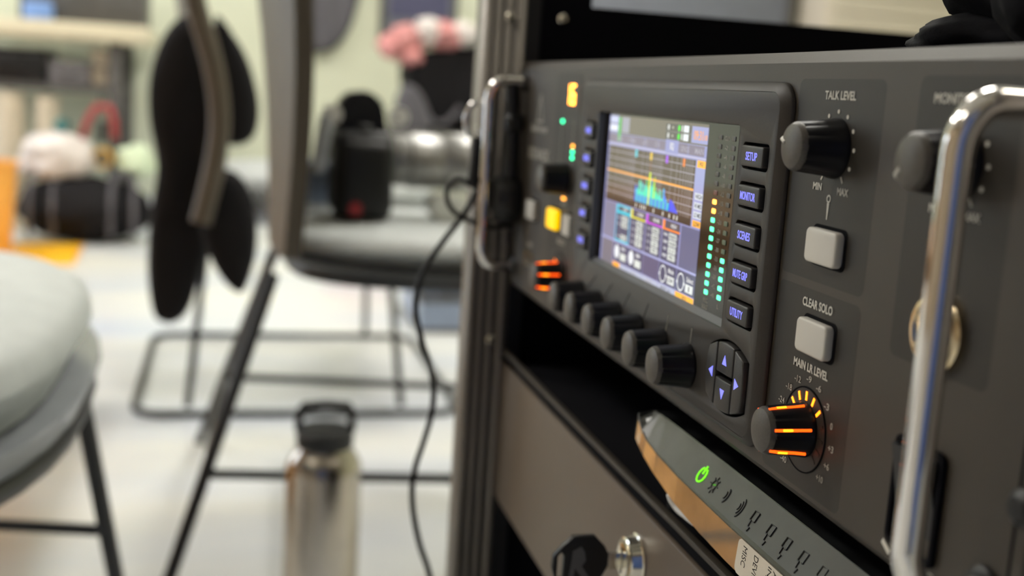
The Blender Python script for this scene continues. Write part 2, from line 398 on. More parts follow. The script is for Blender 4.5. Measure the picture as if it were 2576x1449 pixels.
def ring(cx, cy, rx, ry, w, c, layer=4, n=24):
    for k in range(n):
        a0, a1 = 2 * math.pi * k / n, 2 * math.pi * (k + 1) / n
        poly([(cx + rx * math.cos(a0), cy + ry * math.sin(a0)), (cx + rx * math.cos(a1), cy + ry * math.sin(a1)), (cx + (rx - w) * math.cos(a1), cy + (ry - w) * math.sin(a1)), (cx + (rx - w) * math.cos(a0), cy + (ry - w) * math.sin(a0))], c, layer)
def disc(cx, cy, r, c, layer=4): poly([(cx + r * math.cos(k * math.pi / 8), cy + r * math.sin(k * math.pi / 8)) for k in range(16)], c, layer)
PUR, DPU, GRY, DRK = (140, 142, 190), (96, 96, 130), (176, 180, 205), (62, 62, 86)
q(0, 0, 800, 480, PUR, 0)
q(0, 0, 800, 56, (105, 98, 88)); q(0, 0, 92, 56, (120, 122, 160), 2); q(6, 4, 84, 24, (190, 195, 225), 3); q(6, 30, 84, 50, (215, 218, 235), 3)  # grey-brown header: a room reflection painted into the screen colour
q(92, 6, 112, 80, (60, 185, 60), 5); q(120, 4, 190, 52, (150, 150, 165), 3)
q(500, 8, 684, 52, (78, 76, 74), 2); q(500, 29, 684, 31, (120, 118, 116), 3)
for y in (18, 41):
    disc(520, y, 8, (200, 200, 200)); disc(552, y, 4, (190, 190, 170)); disc(598, y, 9, (70, 220, 50)); q(616, y - 8, 624, y + 8, (215, 225, 215), 4); q(632, y - 9, 668, y + 9, (225, 230, 235), 4)
q(690, 8, 800, 52, (150, 152, 196), 2)
for i in range(7): q(14 + i * 112 - 10, 58, 14 + i * 112 + 98, 85, (120, 110, 130), 2)
q(506, 52, 604, 90, PUR, 4)
q(0, 88, 800, 92, (185, 180, 205), 3)
q(14, 96, 735, 272, (76, 60, 48), 2)                       # plot
for k in range(7): q(14, 112 + k * 21.5, 735, 113.6 + k * 21.5, (180, 174, 186), 3)
for dec in range(3):
    for n in range(1, 10):
        x = 30 + 232 * (dec + math.log10(n)) 
        if x < 735: q(x, 96, x + 2, 252, (165, 158, 168), 3)
q(14, 172, 733, 177, (255, 170, 50), 5)
for x, c in ((273, (80, 200, 215)), (401, (225, 190, 70)), (527, (160, 80, 225)), (654, (215, 120, 50))): q(x - 9, 97, x + 9, 119, c, 6)
q(399, 119, 403, 160, (160, 110, 80), 4)
random.seed(3)
for i in range(46):
    x = 285 + i * 6.3
    base = 150 + abs(i - 20) * 1.3
    top = base + random.uniform(15, 55)
    if i in (18, 19): top = 155
    if i in (25,): top = 166
    if i > 38: top = 205 + (i - 38) * 5
    c1 = (60, 225, 190) if i % 3 else (70, 230, 120)
    if i in (18, 19, 25): c1 = (215, 240, 40)
    if i < 3 or i > 36: c1 = (60, 120, 235)
    if i % 4 == 1 and i not in (25,): c1 = (60, 205, 235)
    q(x, top, x + 6.0, 250, c1, 5)
    if i not in (18, 19): q(x, 228, x + 6.0, 250, (45, 95, 225) if i % 5 < 2 else (60, 190, 200), 6)
poly([(575, 215), (600, 222), (640, 250), (560, 250)], (55, 75, 225), 6)
q(14, 252, 735, 272, (58, 46, 40), 4)
for x in (300, 340, 360, 378, 450, 525, 575, 610, 632): q(x, 256, x + 8, 268, (225, 222, 215), 5)
q(738, 96, 800, 272, (150, 155, 200), 3)
q(745, 95, 800, 114, (255, 180, 50), 5)
for i, y in enumerate((180, 205, 229)): q(746, y, 800, y + 18, (205, 212, 222), 5)
q(746, 253, 800, 270, (255, 180, 50), 5)
q(14, 276, 125, 388, (128, 126, 150), 2)
for i, (c, sel) in enumerate((((70, 205, 225), 1), ((235, 225, 50), 0), ((205, 80, 225), 0), ((255, 140, 40), 0))):
    x0 = 133 + i * 135; x1 = x0 + 128
    q(x0, 276, x1, 390, (80, 82, 108), 3)
    q(x0, 276, x0 + 16, 302, c, 5); q(x0, 298, x1, 303, c, 5)
    q(x0 + 30, 278, x1 - 4, 296, (92, 84, 92), 5)
    if sel:
        q(x0, 276, x1, 281, c, 6); q(x0, 294, x1, 303, c, 6); q(x0, 276, x0 + 5, 390, c, 6); q(x1 - 5, 276, x1, 390, c, 6); q(x0, 385, x1, 390, c, 6)
    for k in range(4):
        if sel and k == 2: continue
        y = 308 + k * 19.5
        q(x0 + 52, y, x0 + 108, y + 17, (205, 210, 205), 5)
        q(x0 + 14, y + 5, x0 + 42, y + 11, (150, 152, 165), 5); q(x0 + 112, y + 6, x0 + 120, y + 12, (130, 132, 150), 5)
q(675, 276, 800, 390, (98, 100, 132), 3); q(0, 391, 800, 395, (170, 174, 215), 4)
q(14, 396, 125, 478, (118, 114, 126), 2)
for i in range(5):
    x0 = 133 + i * 134; x1 = x0 + 131
    q(x0, 397, x1, 455, (74, 76, 104) if i != 2 else (92, 88, 120), 3)
    q(x0, 458, x1, 479, (178, 184, 206), 4)
q(133, 458, 198, 479, (255, 175, 60), 5); q(669, 458, 799, 479, (255, 180, 40), 5)
for i in (0, 1): disc(163 + i * 134, 424, 22, (232, 236, 240)); q(196 + i * 134, 424, 250 + i * 134, 446, (215, 220, 215), 5); q(205 + i * 134, 404, 240 + i * 134, 414, (170, 172, 185), 5)
for i in (3, 4): ring(165 + i * 134, 428, 25, 25, 4, (235, 238, 240), 5); disc(141 + i * 134, 430, 5, (235, 238, 240), 6); disc(189 + i * 134, 430, 5, (235, 238, 240), 6); q(200 + i * 134, 427, 252 + i * 134, 449, (218, 222, 220), 5)
bm = bmesh.new(); cl = bm.loops.layers.float_color.new('Col')
for pts, c, layer in quads:
    f = bm.faces.new([bm.verts.new(V(SX0 + p[0] * SW / 800, -1.03 - layer * 0.008, SZ0 - p[1] * SH / 480)) for p in pts])
    for l in f.loops: l[cl] = c + (1,)
bm.normal_update()
for f in bm.faces:
    if f.normal.y > 0: f.normal_flip()
pic = bpy.data.meshes.new('pic'); bm.to_mesh(pic); bm.free()
scr = part('screen_picture', pic, 'pic', lens)
def stext(s, x, y, w, h, m, bold=0.015):
    part('screen_text', text_me(s, w * SW / 800000, h * SH / 480000, bold, depth=0.00002), m, lens, V(SX0 + x * SW / 800, -1.10, SZ0 - y * SH / 480))
M['st_w'] = mat('screen_white', (0.02, 0.02, 0.02), 0.3, emit=(0.85, 0.85, 0.85), es=0.95)
M['st_o'] = mat('screen_orange', (0.02, 0.02, 0.02), 0.3, emit=(1.0, 0.42, 0.10), es=1.0)
M['st_k'] = mat('screen_dark', (0.02, 0.02, 0.02), 0.3, emit=(0.05, 0.05, 0.07), es=1)
M['st_g'] = mat('screen_grey', (0.02, 0.02, 0.02), 0.3, emit=(0.42, 0.40, 0.46), es=1)
stext('09:31', 737, 31, 62, 25, 'st_o'); stext(':18', 783, 35, 26, 14, 'st_o')
stext('EQ', 556, 71, 28, 22, 'st_w', 0.03); stext('SENDS', 653, 72, 60, 15, 'st_g'); stext('MAIN', 752, 72, 58, 15, 'st_g'); stext('DYN', 442, 72, 40, 14, 'st_g'); stext('GATE', 340, 72, 46, 14, 'st_g'); stext('CONFIG', 226, 72, 64, 14, 'st_g'); stext('HOME', 110, 72, 50, 14, 'st_g')
stext('EQ', 773, 104, 22, 11, 'st_k'); stext('HIGH', 775, 189, 44, 12, 'st_k'); stext('HI MID', 775, 214, 48, 12, 'st_k'); stext('LO MID', 775, 238, 48, 12, 'st_k'); stext('LOW', 775, 262, 40, 12, 'st_k')
for i, s in enumerate(('LOW', 'LOW MID', 'HIGH MID', 'HIGH')): stext(s, 215 + i * 135, 287, 50 if ' ' in s else 38, 11, 'st_w')
for i, vals in enumerate((('124.7', '+0.00', None, 'LCut'), ('496.6', '+0.00', '2.0', 'PEQ'), ('2k02', '+0.00', '2.0', 'PEQ'), ('9k05', '+0.00', '1.1', 'PEQ'))):
    for k, s in enumerate(vals):
        if s: stext(s, 213 + i * 135, 317 + k * 19.5, 44 if len(s) > 3 else 26, 10, 'st_k', 0.01)
for k, s in enumerate(('FREQ', 'GAIN', 'Q', 'MODE')): stext(s, 566, 316 + k * 19.5, 12 if s == 'Q' else 30, 9, 'st_w', 0.0)
stext('EQ', 735, 469, 26, 13, 'st_k'); stext('RESET ALL', 600, 469, 82, 12, 'st_k', 0.0); stext('RESET', 466, 469, 46, 11, 'st_g'); stext('RTA', 330, 469, 40, 11, 'st_g'); stext('1', 762, 438, 6, 14, 'st_k'); stext('LOW', 626, 438, 42, 13, 'st_k'); stext('Select', 765, 414, 46, 14, 'st_w'); stext('Mode', 628, 412, 40, 14, 'st_w'); stext('Gain', 355, 410, 34, 10, 'st_w'); stext('Freq', 220, 410, 34, 10, 'st_w')
# level meters on the lens
lednames = ['CLIP', '-2', '-4', '-6', '-8', '-10', '-12', '-15', '-18', '-21', '-24', '-27', '-30', '-33', '-36', '-39', '-42', '-45']
ledme = {k: plate([mm(rrect(-1.55, -0.85, 1.55, 0.85, 0.5, 3))], 0.0002, 0.00005) for k in ('ledy', 'ledg', 'ledoff', 'ledoffg', 'leddim')}
for k, me in ledme.items(): me.materials.append(M[k])
for i, s in enumerate(lednames):
    z = 104.1 - i * (54.9 / 17)
    kl = 'ledy' if i in (7, 8) else 'ledg' if i > 8 else 'leddim' if i == 6 else 'ledoff'
    kr = 'ledg' if i > 12 else 'ledoffg' if i > 8 else 'ledoff'
    shared('meter_light', ledme[kl], lens, V(251 - i * 0.04, -1.2, z)); shared('meter_light', ledme[kr], lens, V(262 - i * 0.02, -1.2, z))
    part('meter_number', text_me(s, (3.9 if i == 0 else 3.0 if len(s) > 2 else 2.4) / 1000, 0.0015, 0.0), 'numer', lens, V(256.6 - i * 0.03, -1.05, z - 0.1))
for s, x, z, w in (('M/C', 250.6, 46.2, 3.4), ('SOLO', 250.4, 43.9, 4.8), ('L', 261.4, 46.0, 1.0)):
    part('meter_caption', text_me(s, w / 1000, 0.0016, 0.0), 'numer', lens, V(x, -1.05, z))
# soft keys right and left of the screen
capme = plate([mm(rrect(-8.0, -3.35, 8.0, 3.35, 1.1))], 0.0044, 0.0005, 2); capme.materials.append(M['key'])
for (a, b, z), s, w in zip(holesR, ('SETUP', 'MONITOR', 'SCENES', 'MUTE GRP', 'UTILITY'), (8.3, 11.0, 9.2, 10.8, 9.4)):
    k = shared('key', capme, mx, V(285.6, -5.3, z))
    part('key_legend', text_me(s, w / 1000, 0.0027, 0.014), 'blue', k, V(285.6, -5.36, z))
capmeL = plate([mm(rrect(-6.6, -3.35, 6.6, 3.35, 1.1))], 0.0044, 0.0005, 2); capmeL.materials.append(M['key'])
for (a, b, z), s, w in zip(holesL, ('HOME', 'METERS', 'ROUTING', 'LIBRARY', 'EFFECTS'), (7.0, 7.6, 8.2, 8.2, 8.2)):
    k = shared('key', capmeL, mx, V(110.3, -5.3, z))
    part('key_legend', text_me(s, w / 1000, 0.0026, 0.03), 'blue', k, V(110.3, -5.36, z))
# navigation keys
def dkey(lp, arrow):
    k = part('arrow_key', pplate([lp], -5.4, 4.2, 0.6, 2), 'key', mx)
    part('arrow_mark', pplate([arrow], -5.5, 0.1), 'blue', k)
cx, cz = 280.6, 25.6
def arch(x): return 12.0 - 4.2 * ((x) / 15.0) ** 2
xs = [-6.2, -3, 0, 3, 6.2]
dkey([(cx - 6.2, cz + 1.0), (cx + 6.2, cz + 1.0)] + [(cx + x, cz + arch(x) - .3) for x in reversed(xs)], [(cx - 1.7, cz + 4.2), (cx + 1.7, cz + 4.2), (cx, cz + 7.6)])
dkey([(cx + x, cz - arch(x) + .3) for x in xs] + [(cx + 6.2, cz - 1.0), (cx - 6.2, cz - 1.0)], [(cx - 1.7, cz - 4.2), (cx, cz - 7.6), (cx + 1.7, cz - 4.2)])
for s in (-1, 1):
    pts = [(cx + s * x, cz - arch(x) + .3) for x in (7.0, 9, 11.5, 13.4)] + [(cx + s * 14.4, cz - 5), (cx + s * 14.6, cz), (cx + s * 14.4, cz + 5)] + [(cx + s * x, cz + arch(x) - .3) for x in (13.4, 11.5, 9, 7.0)]
    dkey(pts, [(cx + s * 8.8, cz - 1.9), (cx + s * 12.0, cz), (cx + s * 8.8, cz + 1.9)])
# encoders
body = lathe([(0.0082, 0), (0.0083, 0.0008), (0.0080, 0.0016), (0.0071, 0.0124)], 48, flute=8, fd=0.00055, fr=(0.001, 0.0125)); body.materials.append(M['knob'])
capk = lathe([(0.00712, 0.0120), (0.0070, 0.0128), (0.0064, 0.0139), (0.0050, 0.0144), (0.0025, 0.0147), (0, 0.0148)], 48, flute=8, fd=0.0004, fr=(0.0119, 0.0138)); capk.materials.append(M['cap'])
def knob(x, y, z, name='knob'):
    k = shared(name, body, mx, V(x, y, z)); shared('knob_cap', capk, k, V(x, y, z))
    return k
EX = [112.3 + 26.9 * i for i in range(6)]
for x in EX: knob(x, -4, 21.3)
for i in range(6):                                    # tick lines fanning from the screen to the encoders
    xa = 134.4 + i * 22.7; xb = EX[i] + (xa - EX[i]) * 0.25
    part('guide_line', tube([V(xa, -4.02, 35.3), V(xa + (xb - xa) * .62, -4.02, 28.5)], 0.00022, 5), 'numer' if i > 3 else 'blk', mx)
    part('guide_dot', pplate([circ(xa, 35.8, 0.55, 12)], -4.05, 0.1), 'blk', mx)
# talk / monitor level knobs, taller black with pointer
tb = lathe([(0.0086, 0), (0.0086, 0.001), (0.0082, 0.002), (0.0070, 0.0122)], 48, flute=12, fd=0.0004, fr=(0.002, 0.0123)); tb.materials.append(M['knob'])
tcp = lathe([(0.0070, 0.0120), (0.0069, 0.0127), (0.0062, 0.0137), (0.0045, 0.0143), (0.002, 0.0146), (0, 0.01465)], 48); tcp.materials.append(M['cap'])
def pot(x, z, ang):
    k = shared('knob', tb, mx, V(x, 0, z)); shared('knob_cap', tcp, k, V(x, 0, z))
    d = Vector((math.sin(ang), 0, math.cos(ang)))
    pts = [V(x, 0, z) + Vector((0, -0.0144, 0)) + d * 0.003, V(x, 0, z) + Vector((0, -0.0141, 0)) + d * 0.0056, V(x, 0, z) + Vector((0, -0.0131, 0)) + d * 0.0068, V(x, 0, z) + Vector((0, -0.0115, 0)) + d * 0.0071]
    part('pointer', tube(pts, 0.00055, 8), 'white', k)
    for k2 in range(11):
        a = math.radians((-147, -120, -90, -60, -30, 0, 30, 60, 90, 120, 147)[k2])
        part('scale_dot', pplate([circ(x + 10.4 * math.sin(a), z + 10.4 * math.cos(a), 0.62, 12)] if 0 < k2 < 10 else [[(x + r * math.sin(a) + s * .3 * math.cos(a), z + r * math.cos(a) - s * .3 * math.sin(a)) for r, s in ((9.2, -1), (9.2, 1), (11.2, 1), (11.2, -1))]], -0.2, 0.12), 'white', mx)
pot(328.3, 105, math.radians(-72)); pot(387.2, 105, math.radians(-128))
ptext('TALK LEVEL', 328.2, 119.9, 17.3, 2.5, -0.12, 'white', mx); ptext('MIN', 320.6, 93.6, 5.0, 2.1, -0.12, 'white', mx); ptext('MAX', 335.2, 93.2, 6.0, 2.1, -0.12, 'white', mx)
ptext('MONITOR LEVEL', 387.2, 120.1, 27, 2.5, -0.12, 'white', mx); ptext('MIN', 379.4, 93.6, 5.0, 2.1, -0.12, 'white', mx); ptext('MAX', 394.0, 93.2, 6.2, 2.1, -0.12, 'white', mx)
# talkback microphone pictogram
part('microphone_mark', join_meshes([pplate([circ(327.9, 90.6, 1.15, 20), circ(327.9, 90.6, 0.75, 20)], -0.2, 0.1), pplate([[(327.3, 89.4), (328.5, 89.4), (328.15, 84.6), (327.65, 84.6)]], -0.2, 0.1)]), 'white', mx)
# square pale buttons in dark recesses
def sqbtn(x, z, w, h, m='pale', py=-3.0):
    part('button_well', pplate([rrect(x - w / 2 - .9, z - h / 2 - .9, x + w / 2 + 1.1, z + h / 2 + .9, 2.2)], -0.2, 0.15), 'void', mx)
    return part('button', pplate([rrect(x - w / 2, z - h / 2, x + w / 2, z + h / 2, 1.9)], py, -py, 0.7, 2), m, mx)
sqbtn(330.6, 76.9, 17.6, 10.2); sqbtn(330.6, 50.2, 17.6, 10.2)
ptext('CLEAR SOLO', 328.1, 59.4, 17.6, 2.7, -0.12, 'white', mx, 0.026); ptext('MAIN LR LEVEL', 328.0, 40.6, 20.6, 2.6, -0.12, 'white', mx, 0.026)
# main level encoder with light ring
def lit_knob(cx, cz, lit, rng, ticks):
    rg = part('ring_plate', pplate([circ(cx, cz, 12.6, 48)], -0.25, 0.2), 'field', mx)
    part('ring_edge', pplate([circ(cx, cz, 12.9, 48), circ(cx, cz, 12.5, 48)], -0.4, 0.35), 'void', rg)
    k = shared('knob', body, mx, V(cx, -0.2, cz)); shared('knob_cap', capk, k, V(cx, -0.2, cz))
    for j in range(6):
        a = math.radians(j * 60 + 15)
        d = Vector((math.cos(a), 0, math.sin(a)))
        P = [V(cx, -0.2, cz) + d * r + Vector((0, -h, 0)) for r, h in ((0.0081, 0.0018), (0.0077, 0.005), (0.0073, 0.0105), (0.0069, 0.0128))]
        part('light_strip', tube(P, 0.00044, 8), 'orange', k)
        part('light_strip_core', tube([P[1].lerp(P[2], .45) + d * .00012, P[2].lerp(P[3], .0) + d * .0001], 0.0004, 8), 'amber', k)
    for a in ticks:
        r = math.radians(a); s, c = math.sin(r), math.cos(r)
        part('ring_light', pplate([[(cx + rr * s + t * .42 * c, cz + rr * c - t * .42 * s) for rr, t in ((8.9, -1), (8.9, 1), (11.6, 1), (11.6, -1))]], -0.45, 0.2), 'ledr' if a in lit else 'field', rg)
tk = (-138, -116, -95, -72, -49, -25, -1, 23, 47, 70, 93, 114, 134)
lit_knob(328, 22, (-72, -49, -25, -1, 23, 47), None, tk)
for a, s in zip((-72, -49, -26, 0, 23, 48, 70, 93, 113, 133, -140), ('-24', '-18', '-12', '-9', '-6', '-3', '0', '+3', '+6', '+10', '-40')):
    r = math.radians(a); rad = 15.4 if abs(a) < 60 else 16.2
    ptext(s, 328 + rad * math.sin(r), 22 + rad * math.cos(r), 1.2 if s == '0' else 2.9 if len(s) == 2 else 3.9, 2.0, -0.12, 'numer', mx, 0.008)
# headphone jack
j = part('phones_jack', lathe([(0.0100, 0), (0.0100, 0.0016), (0.0092, 0.0024), (0.0080, 0.0026), (0.0072, 0.0010), (0.0072, -0.004)], 40), 'gold', mx, V(387.5, 0, 64.5))
part('jack_hole', lathe([(0.0072, 0.0004), (0.0036, 0.0006), (0.0034, -0.006), (0, -0.006)], 24), 'blk', j, V(387.5, 0, 64.5))
# power switch
sw = part('switch_frame', pplate([rrect(376.5, 7.5, 397.3, 36.5, 2.5), rrect(378.3, 9.3, 395.5, 34.7, 1.5)], -1.6, 1.6, 0.5, 1), 'void', mx)
bm = bmesh.new()
pr = [(9.6, 0.6), (22, -1.2), (34.4, -3.6), (34.4, 1), (9.6, 1)]
va = [bm.verts.new(V(378.6, b, a)) for a, b in pr]; vb = [bm.verts.new(V(395.2, b, a)) for a, b in pr]
for i in range(5): bm.faces.new((va[i], va[(i + 1) % 5], vb[(i + 1) % 5], vb[i]))
bm.faces.new(va); bm.faces.new(list(reversed(vb)))
rk = part('rocker', bm_mesh(bm), 'blk', sw)
part('rocker_mark', vbox((386, 0.2, 11.2), (388, -0.6, 14.2)), 'white', rk)
part('switch_mark', pplate([[(373.9, 5.7), (377.6, 3.6), (378.3, 5.0), (374.6, 7.0)]], -0.15, 0.1), 'white', mx)
part('printed_text', text_me('OFF', 0.0075, 0.0024), 'white', mx, V(398.2, -0.15, 5.4))
# chrome handles
def handle(x, z0, z1, P):
    ry, rz = 9, 11
    T = [math.radians(a) for a in range(0, 91, 10)]
    pts = [V(x, 1, z0)] + [V(x, P + ry - ry * math.sin(t), z0 + rz - rz * math.cos(t)) for t in T]
    pts += [V(x, P, 40), V(x, P, 60), V(x, P, 85)]
    pts += [V(x, P + ry - ry * math.cos(t), z1 - rz + rz * math.sin(t)) for t in T] + [V(x, 1, z1)]
    h = part('handle', tube(pts, 0.0034, 24), 'chrome', mx)
    for z in (z0, z1): part('handle_ferrule', lathe([(0.0058, -0.001), (0.0058, 0.0012), (0.0046, 0.0022), (0.0034, 0.0024)], 28), 'blk', h, V(x, 0, z))
handle(-34, 13, 121.5, -20.8); handle(415.5, 11, 119.3, -21)
# rack screws in the ears
for x in (-47, 424.5):
    for z in (34, 98): part('rack_screw', lathe([(0.0042, 0), (0.0042, 0.001), (0.0026, 0.0024), (0, 0.0026)], 20), 'blk', mx, V(x, 0, z))
# ---- left section of the panel
part('brand_triangle', pplate([[(-4.5, 99.5), (9.5, 99.5), (2.5, 116)], [(-2.6, 100.6), (7.6, 100.6), (2.5, 112.6)]], -0.15, 0.1), 'numer', mx)
ptext('behringer', 2.8, 95.6, 34, 5.2, 0, 'numer', mx, 0.02); ptext('X32 RACK', 3.5, 82, 44, 6.2, 0, 'numer', mx, 0.02)
part('display_window', pplate([rrect(38, 106.5, 77, 125.3, 1.5)], -0.2, 0.1), 'field', mx)
def digit(x, z, segs):
    w, h, t = 6.2, 10.5, 1.5; S = {'a': ((-w / 2, h / 2 - t), (w / 2, h / 2)), 'b': ((w / 2 - t, 0), (w / 2, h / 2)), 'c': ((w / 2 - t, -h / 2), (w / 2, 0)), 'd': ((-w / 2, -h / 2), (w / 2, -h / 2 + t)), 'e': ((-w / 2, -h / 2), (-w / 2 + t, 0)), 'f': ((-w / 2, 0), (-w / 2 + t, h / 2)), 'g': ((-w / 2, -t / 2), (w / 2, t / 2))}
    for s in segs:
        (a, b), (c, d) = S[s]; part('digit_segment', pplate([[(x + a + .15, z + b + .15), (x + c - .15, z + b + .15), (x + c - .15, z + d - .15), (x + a + .15, z + d - .15)]], -0.4, 0.15), 'seg', mx)
digit(56.5, 115.8, 'bc'); digit(65.2, 115.8, 'acdefg')
M['ledgl'] = mat('led_green_small', (0, .2, .1), .4, emit=(0.02, 1.0, 0.42), es=5.0)
M['ledyl'] = mat('led_amber_small', (.3, .1, 0), .4, emit=(1.0, 0.38, 0.03), es=5.0)
for i in range(8):
    for x in (48.8, 70):
        z = 101.9 - i * 2.9; m = 'ledoff'
        if x > 60 and i == 4: m = 'ledyl'
        if x > 60 and i in (5, 6): m = 'ledgl'
        if x < 60 and i == 0: m = 'ledgl'
        lm = pplate([rrect(x - 1.7, z - 0.85, x + 1.7, z + 0.85, 0.4, 2)], -0.3, 0.2)
        part('meter_light', lm, m, mx)
knob(61, 0, 73); ptext('GAIN', 61, 60.6, 9, 2.2, -0.12, 'numer', mx)
part('gain_glow_mark', pplate([rrect(57, 62.4, 63, 63.6, .4)], -0.2, 0.1), 'ledyl', mx)
sqbtn(3.2, 50.6, 17, 10.6); sqbtn(47.6, 51, 17, 10.6, 'yellow'); sqbtn(75.5, 51, 13, 10.6)
ptext('SELECT', 61, 40.6, 14, 2.6, -0.12, 'numer', mx)
lit_knob(61, 22.5, (-72, -49), None, (-95, -72, -49, -25, -1, 23, 47, 70, 93))
us = part('usb_port', pplate([rrect(-9.5, 18.5, 5.5, 26, 0.8), rrect(-8.3, 19.7, 4.3, 24.8, 0.4)], -0.8, 0.8), 'gold', mx)
part('usb_tongue', vbox((-7.6, -0.2, 22.4), (3.6, 4, 24.2)), 'blk', us)
ptext('USB', -2, 30.5, 9, 2.4, 0, 'numer', mx)

# ------------------------------------------------------------------ drawer below, with lock and key
dr = thing('rack_drawer', 'brown-grey metal rack drawer under the router with a round lock', 'drawer', V(189, 150, -137))
part('drawer_front', pplate([rrect(-52.6, -136.8, 430, -50.4, 0.8, 2)], 0, 2.5, 0.5), 'drawer', dr)
part('drawer_box', vbox((-25, 2.5, -135), (402, 300, -46.5)), 'void', dr)
part('front_flange', vbox((-52.6, -0.8, -44.0), (430, 2.5, -41.8), 0.4), 'panel', dr)
lk = part('lock', lathe([(0.0112, 0), (0.0112, 0.0008), (0.0106, 0.0012), (0.0096, 0.0052), (0.0088, 0.0056), (0.0086, 0.0050), (0.0072, 0.0050), (0.0070, 0.0064), (0.0062, 0.0066), (0, 0.0066)], 48), 'nickel', dr, V(203, 0, -72.3))
part('lock_slot', vbox((202.4, -6.8, -77.8), (203.6, -6.4, -66.8)), 'blk', lk)
key = thing('lock_key', 'black-headed key stuck in the drawer lock', 'key', V(203, -6.6, -72.3))
part('key_blade', vbox((202.2, -6.7, -75.8), (203.8, -15, -68.6), 0.2), 'nickel', key)
hd = [(-38.5 + 1.5, -60.5), (-33, -57), (-24, -57), (-19.5, -61.5), (-17.5, -65), (-17.5, -70), (-19.5, -74), (-24, -79), (-33, -79), (-40, -75), (-41.5, -70), (-41, -65)]
hl = [(-38.6 - 0.6 + dx, z) for dx, z in ((0, -75), (2.6, -75), (2.6, -65.2), (1.3, -63.6), (0, -65.2))]
me = plate([[(a / 1000, b / 1000) for a, b in hd], [(a / 1000, b / 1000) for a, b in hl]], 0.0032, 0.0005, 2, m=FACX); me.transform(Matrix.Translation((0.2040, 0.005, ZB - 0.004)))
kh = part('key_head', me, 'blk', key)
me = plate([[(a / 1000, b / 1000) for a, b in [(-34.5, -76), (-32.6, -76), (-31.8, -70.5), (-28, -75.4), (-25.6, -74.4), (-29, -69.6), (-27.4, -67.2), (-28.2, -63.4), (-29.6, -61.2), (-33.2, -63), (-33.4, -67)]]], 0.0004, m=FACX); me.transform(Matrix.Translation((0.2043, 0.005, ZB - 0.004)))
M['emb'] = mat('key_emboss', (0.11, 0.11, 0.115), 0.5)
part('key_emblem', me, 'emb', kh)

# ------------------------------------------------------------------ wireless router in the gap
rt = thing('wireless_router', 'glossy black wireless router with a white paper label, below the mixer', 'router', V(293, 60, -46.5))
st = [(193.0, -11.0, -12.0, -22, -0.5), (195.5, -10.8, -14.2, -22.5, -1.2), (201, -10.6, -17.0, -24, -1.7), (208, -10.4, -18.9, -26, -2.0), (221, -10.2, -20.2, -28.4, -2.6), (245, -10.0, -21.4, -32.0, -3), (270, -9.8, -22.0, -33.8, -3), (292, -9.7, -22.4, -34.6, -3), (330, -9.7, -22.5, -34.6, -3), (365, -9.9, -21.4, -32, -2.6), (385, -10.3, -19, -26.5, -1.5), (393, -10.8, -14, -23, 2)]
def loft(rows, closed_ends=True):
    bm = bmesh.new(); vr = [[bm.verts.new(V(*p)) for p in r] for r in rows]; n = len(rows[0])
    for a, b in zip(vr, vr[1:]):
        for k in range(n): bm.faces.new((a[k], a[(k + 1) % n], b[(k + 1) % n], b[k]))
    bm.faces.new(list(reversed(vr[0]))); bm.faces.new(vr[-1])
    return bm_mesh(bm)
rows = []
for x, zt, zr, zl, yr in st:
    rows.append([(x, 6, zt + .2), (x, yr, zr), (x, yr + 0.4, zr - .5), (x, yr - 0.5, zl), (x, yr + 8, zl - 2.5), (x, 120, max(zl - 2.5, -37)), (x, 120, zt + .2)])
part('housing', loft(rows), 'router', rt)
rows = []
for x, zt, zr, zl, yr in st[1:-1]:
    t = 0.06
    rows.append([(x, 5.4, zt + .25), (x, yr + .35, zr + .45), (x, yr + .6, zr - .2), (x, 5.6, zt - .5)])
part('icon_band', loft(rows), 'routertop', rt)
rows = []
for x, zt, zr, zl, yr in st:
    rows.append([(x, yr - .25, zr - .35), (x, yr + 1, zr - .35), (x, yr + 1, zl + .3), (x, yr - .85, zl + .3)])
part('front_trim', loft(rows), 'trim', rt)
for x in (212, 372):
    for y in (14, 110): part('foot', lathe([(0.006, 0), (0.006, 0.0115), (0.004, 0.013)], 16, 'Z'), 'rubber', rt, V(x, y, -46.5))
# icons lie on the slanted band: direction along x and along the slope
def band(x, s):
    """point on the icon band at x, s in 0..1 from ridge to top edge, slightly proud"""
    for a, b in zip(st, st[1:]):
        if a[0] <= x <= b[0]:
            t = (x - a[0]) / (b[0] - a[0]); zt = a[1] + (b[1] - a[1]) * t; zr = a[2] + (b[2] - a[2]) * t; yr = a[4] + (b[4] - a[4]) * t
            p0 = V(x, yr + .35, zr + .45); p1 = V(x, 5.4, zt + .25)
            n = Vector((0, -(p1.z - p0.z), (p1.y - p0.y))).normalized()
            if n.z < 0: n = -n
            return p0.lerp(p1, s) + n * 0.00014
def stroke(paths, r, m, name, parent):
    me = join_meshes([tube([band(x, s) for x, s in p], r / 1000, 5) for p in paths])
    for p in me.polygons: p.use_smooth = True
    return part(name, me, m, parent)
def arc(cx, cs, rx, rs, a0, a1, n=10): return [(cx + rx * math.cos(math.radians(a0 + (a1 - a0) * k / n)), cs + rs * math.sin(math.radians(a0 + (a1 - a0) * k / n))) for k in range(n + 1)]
S0 = 0.42
stroke([arc(258, S0, 2.5, .21, 120, 420), [(258, S0 + .02), (258, S0 + .26)]], 0.33, 'rgreen', 'power_icon', rt)
stroke([arc(268.8, S0, 1.6, .13, 0, 360)] + [[(268.8 + 1.9 * math.cos(a), S0 + .15 * math.sin(a)), (268.8 + 2.9 * math.cos(a), S0 + .23 * math.sin(a))] for a in [k * math.pi / 4 for k in range(8)]], 0.24, 'icon', 'gear_icon', rt)
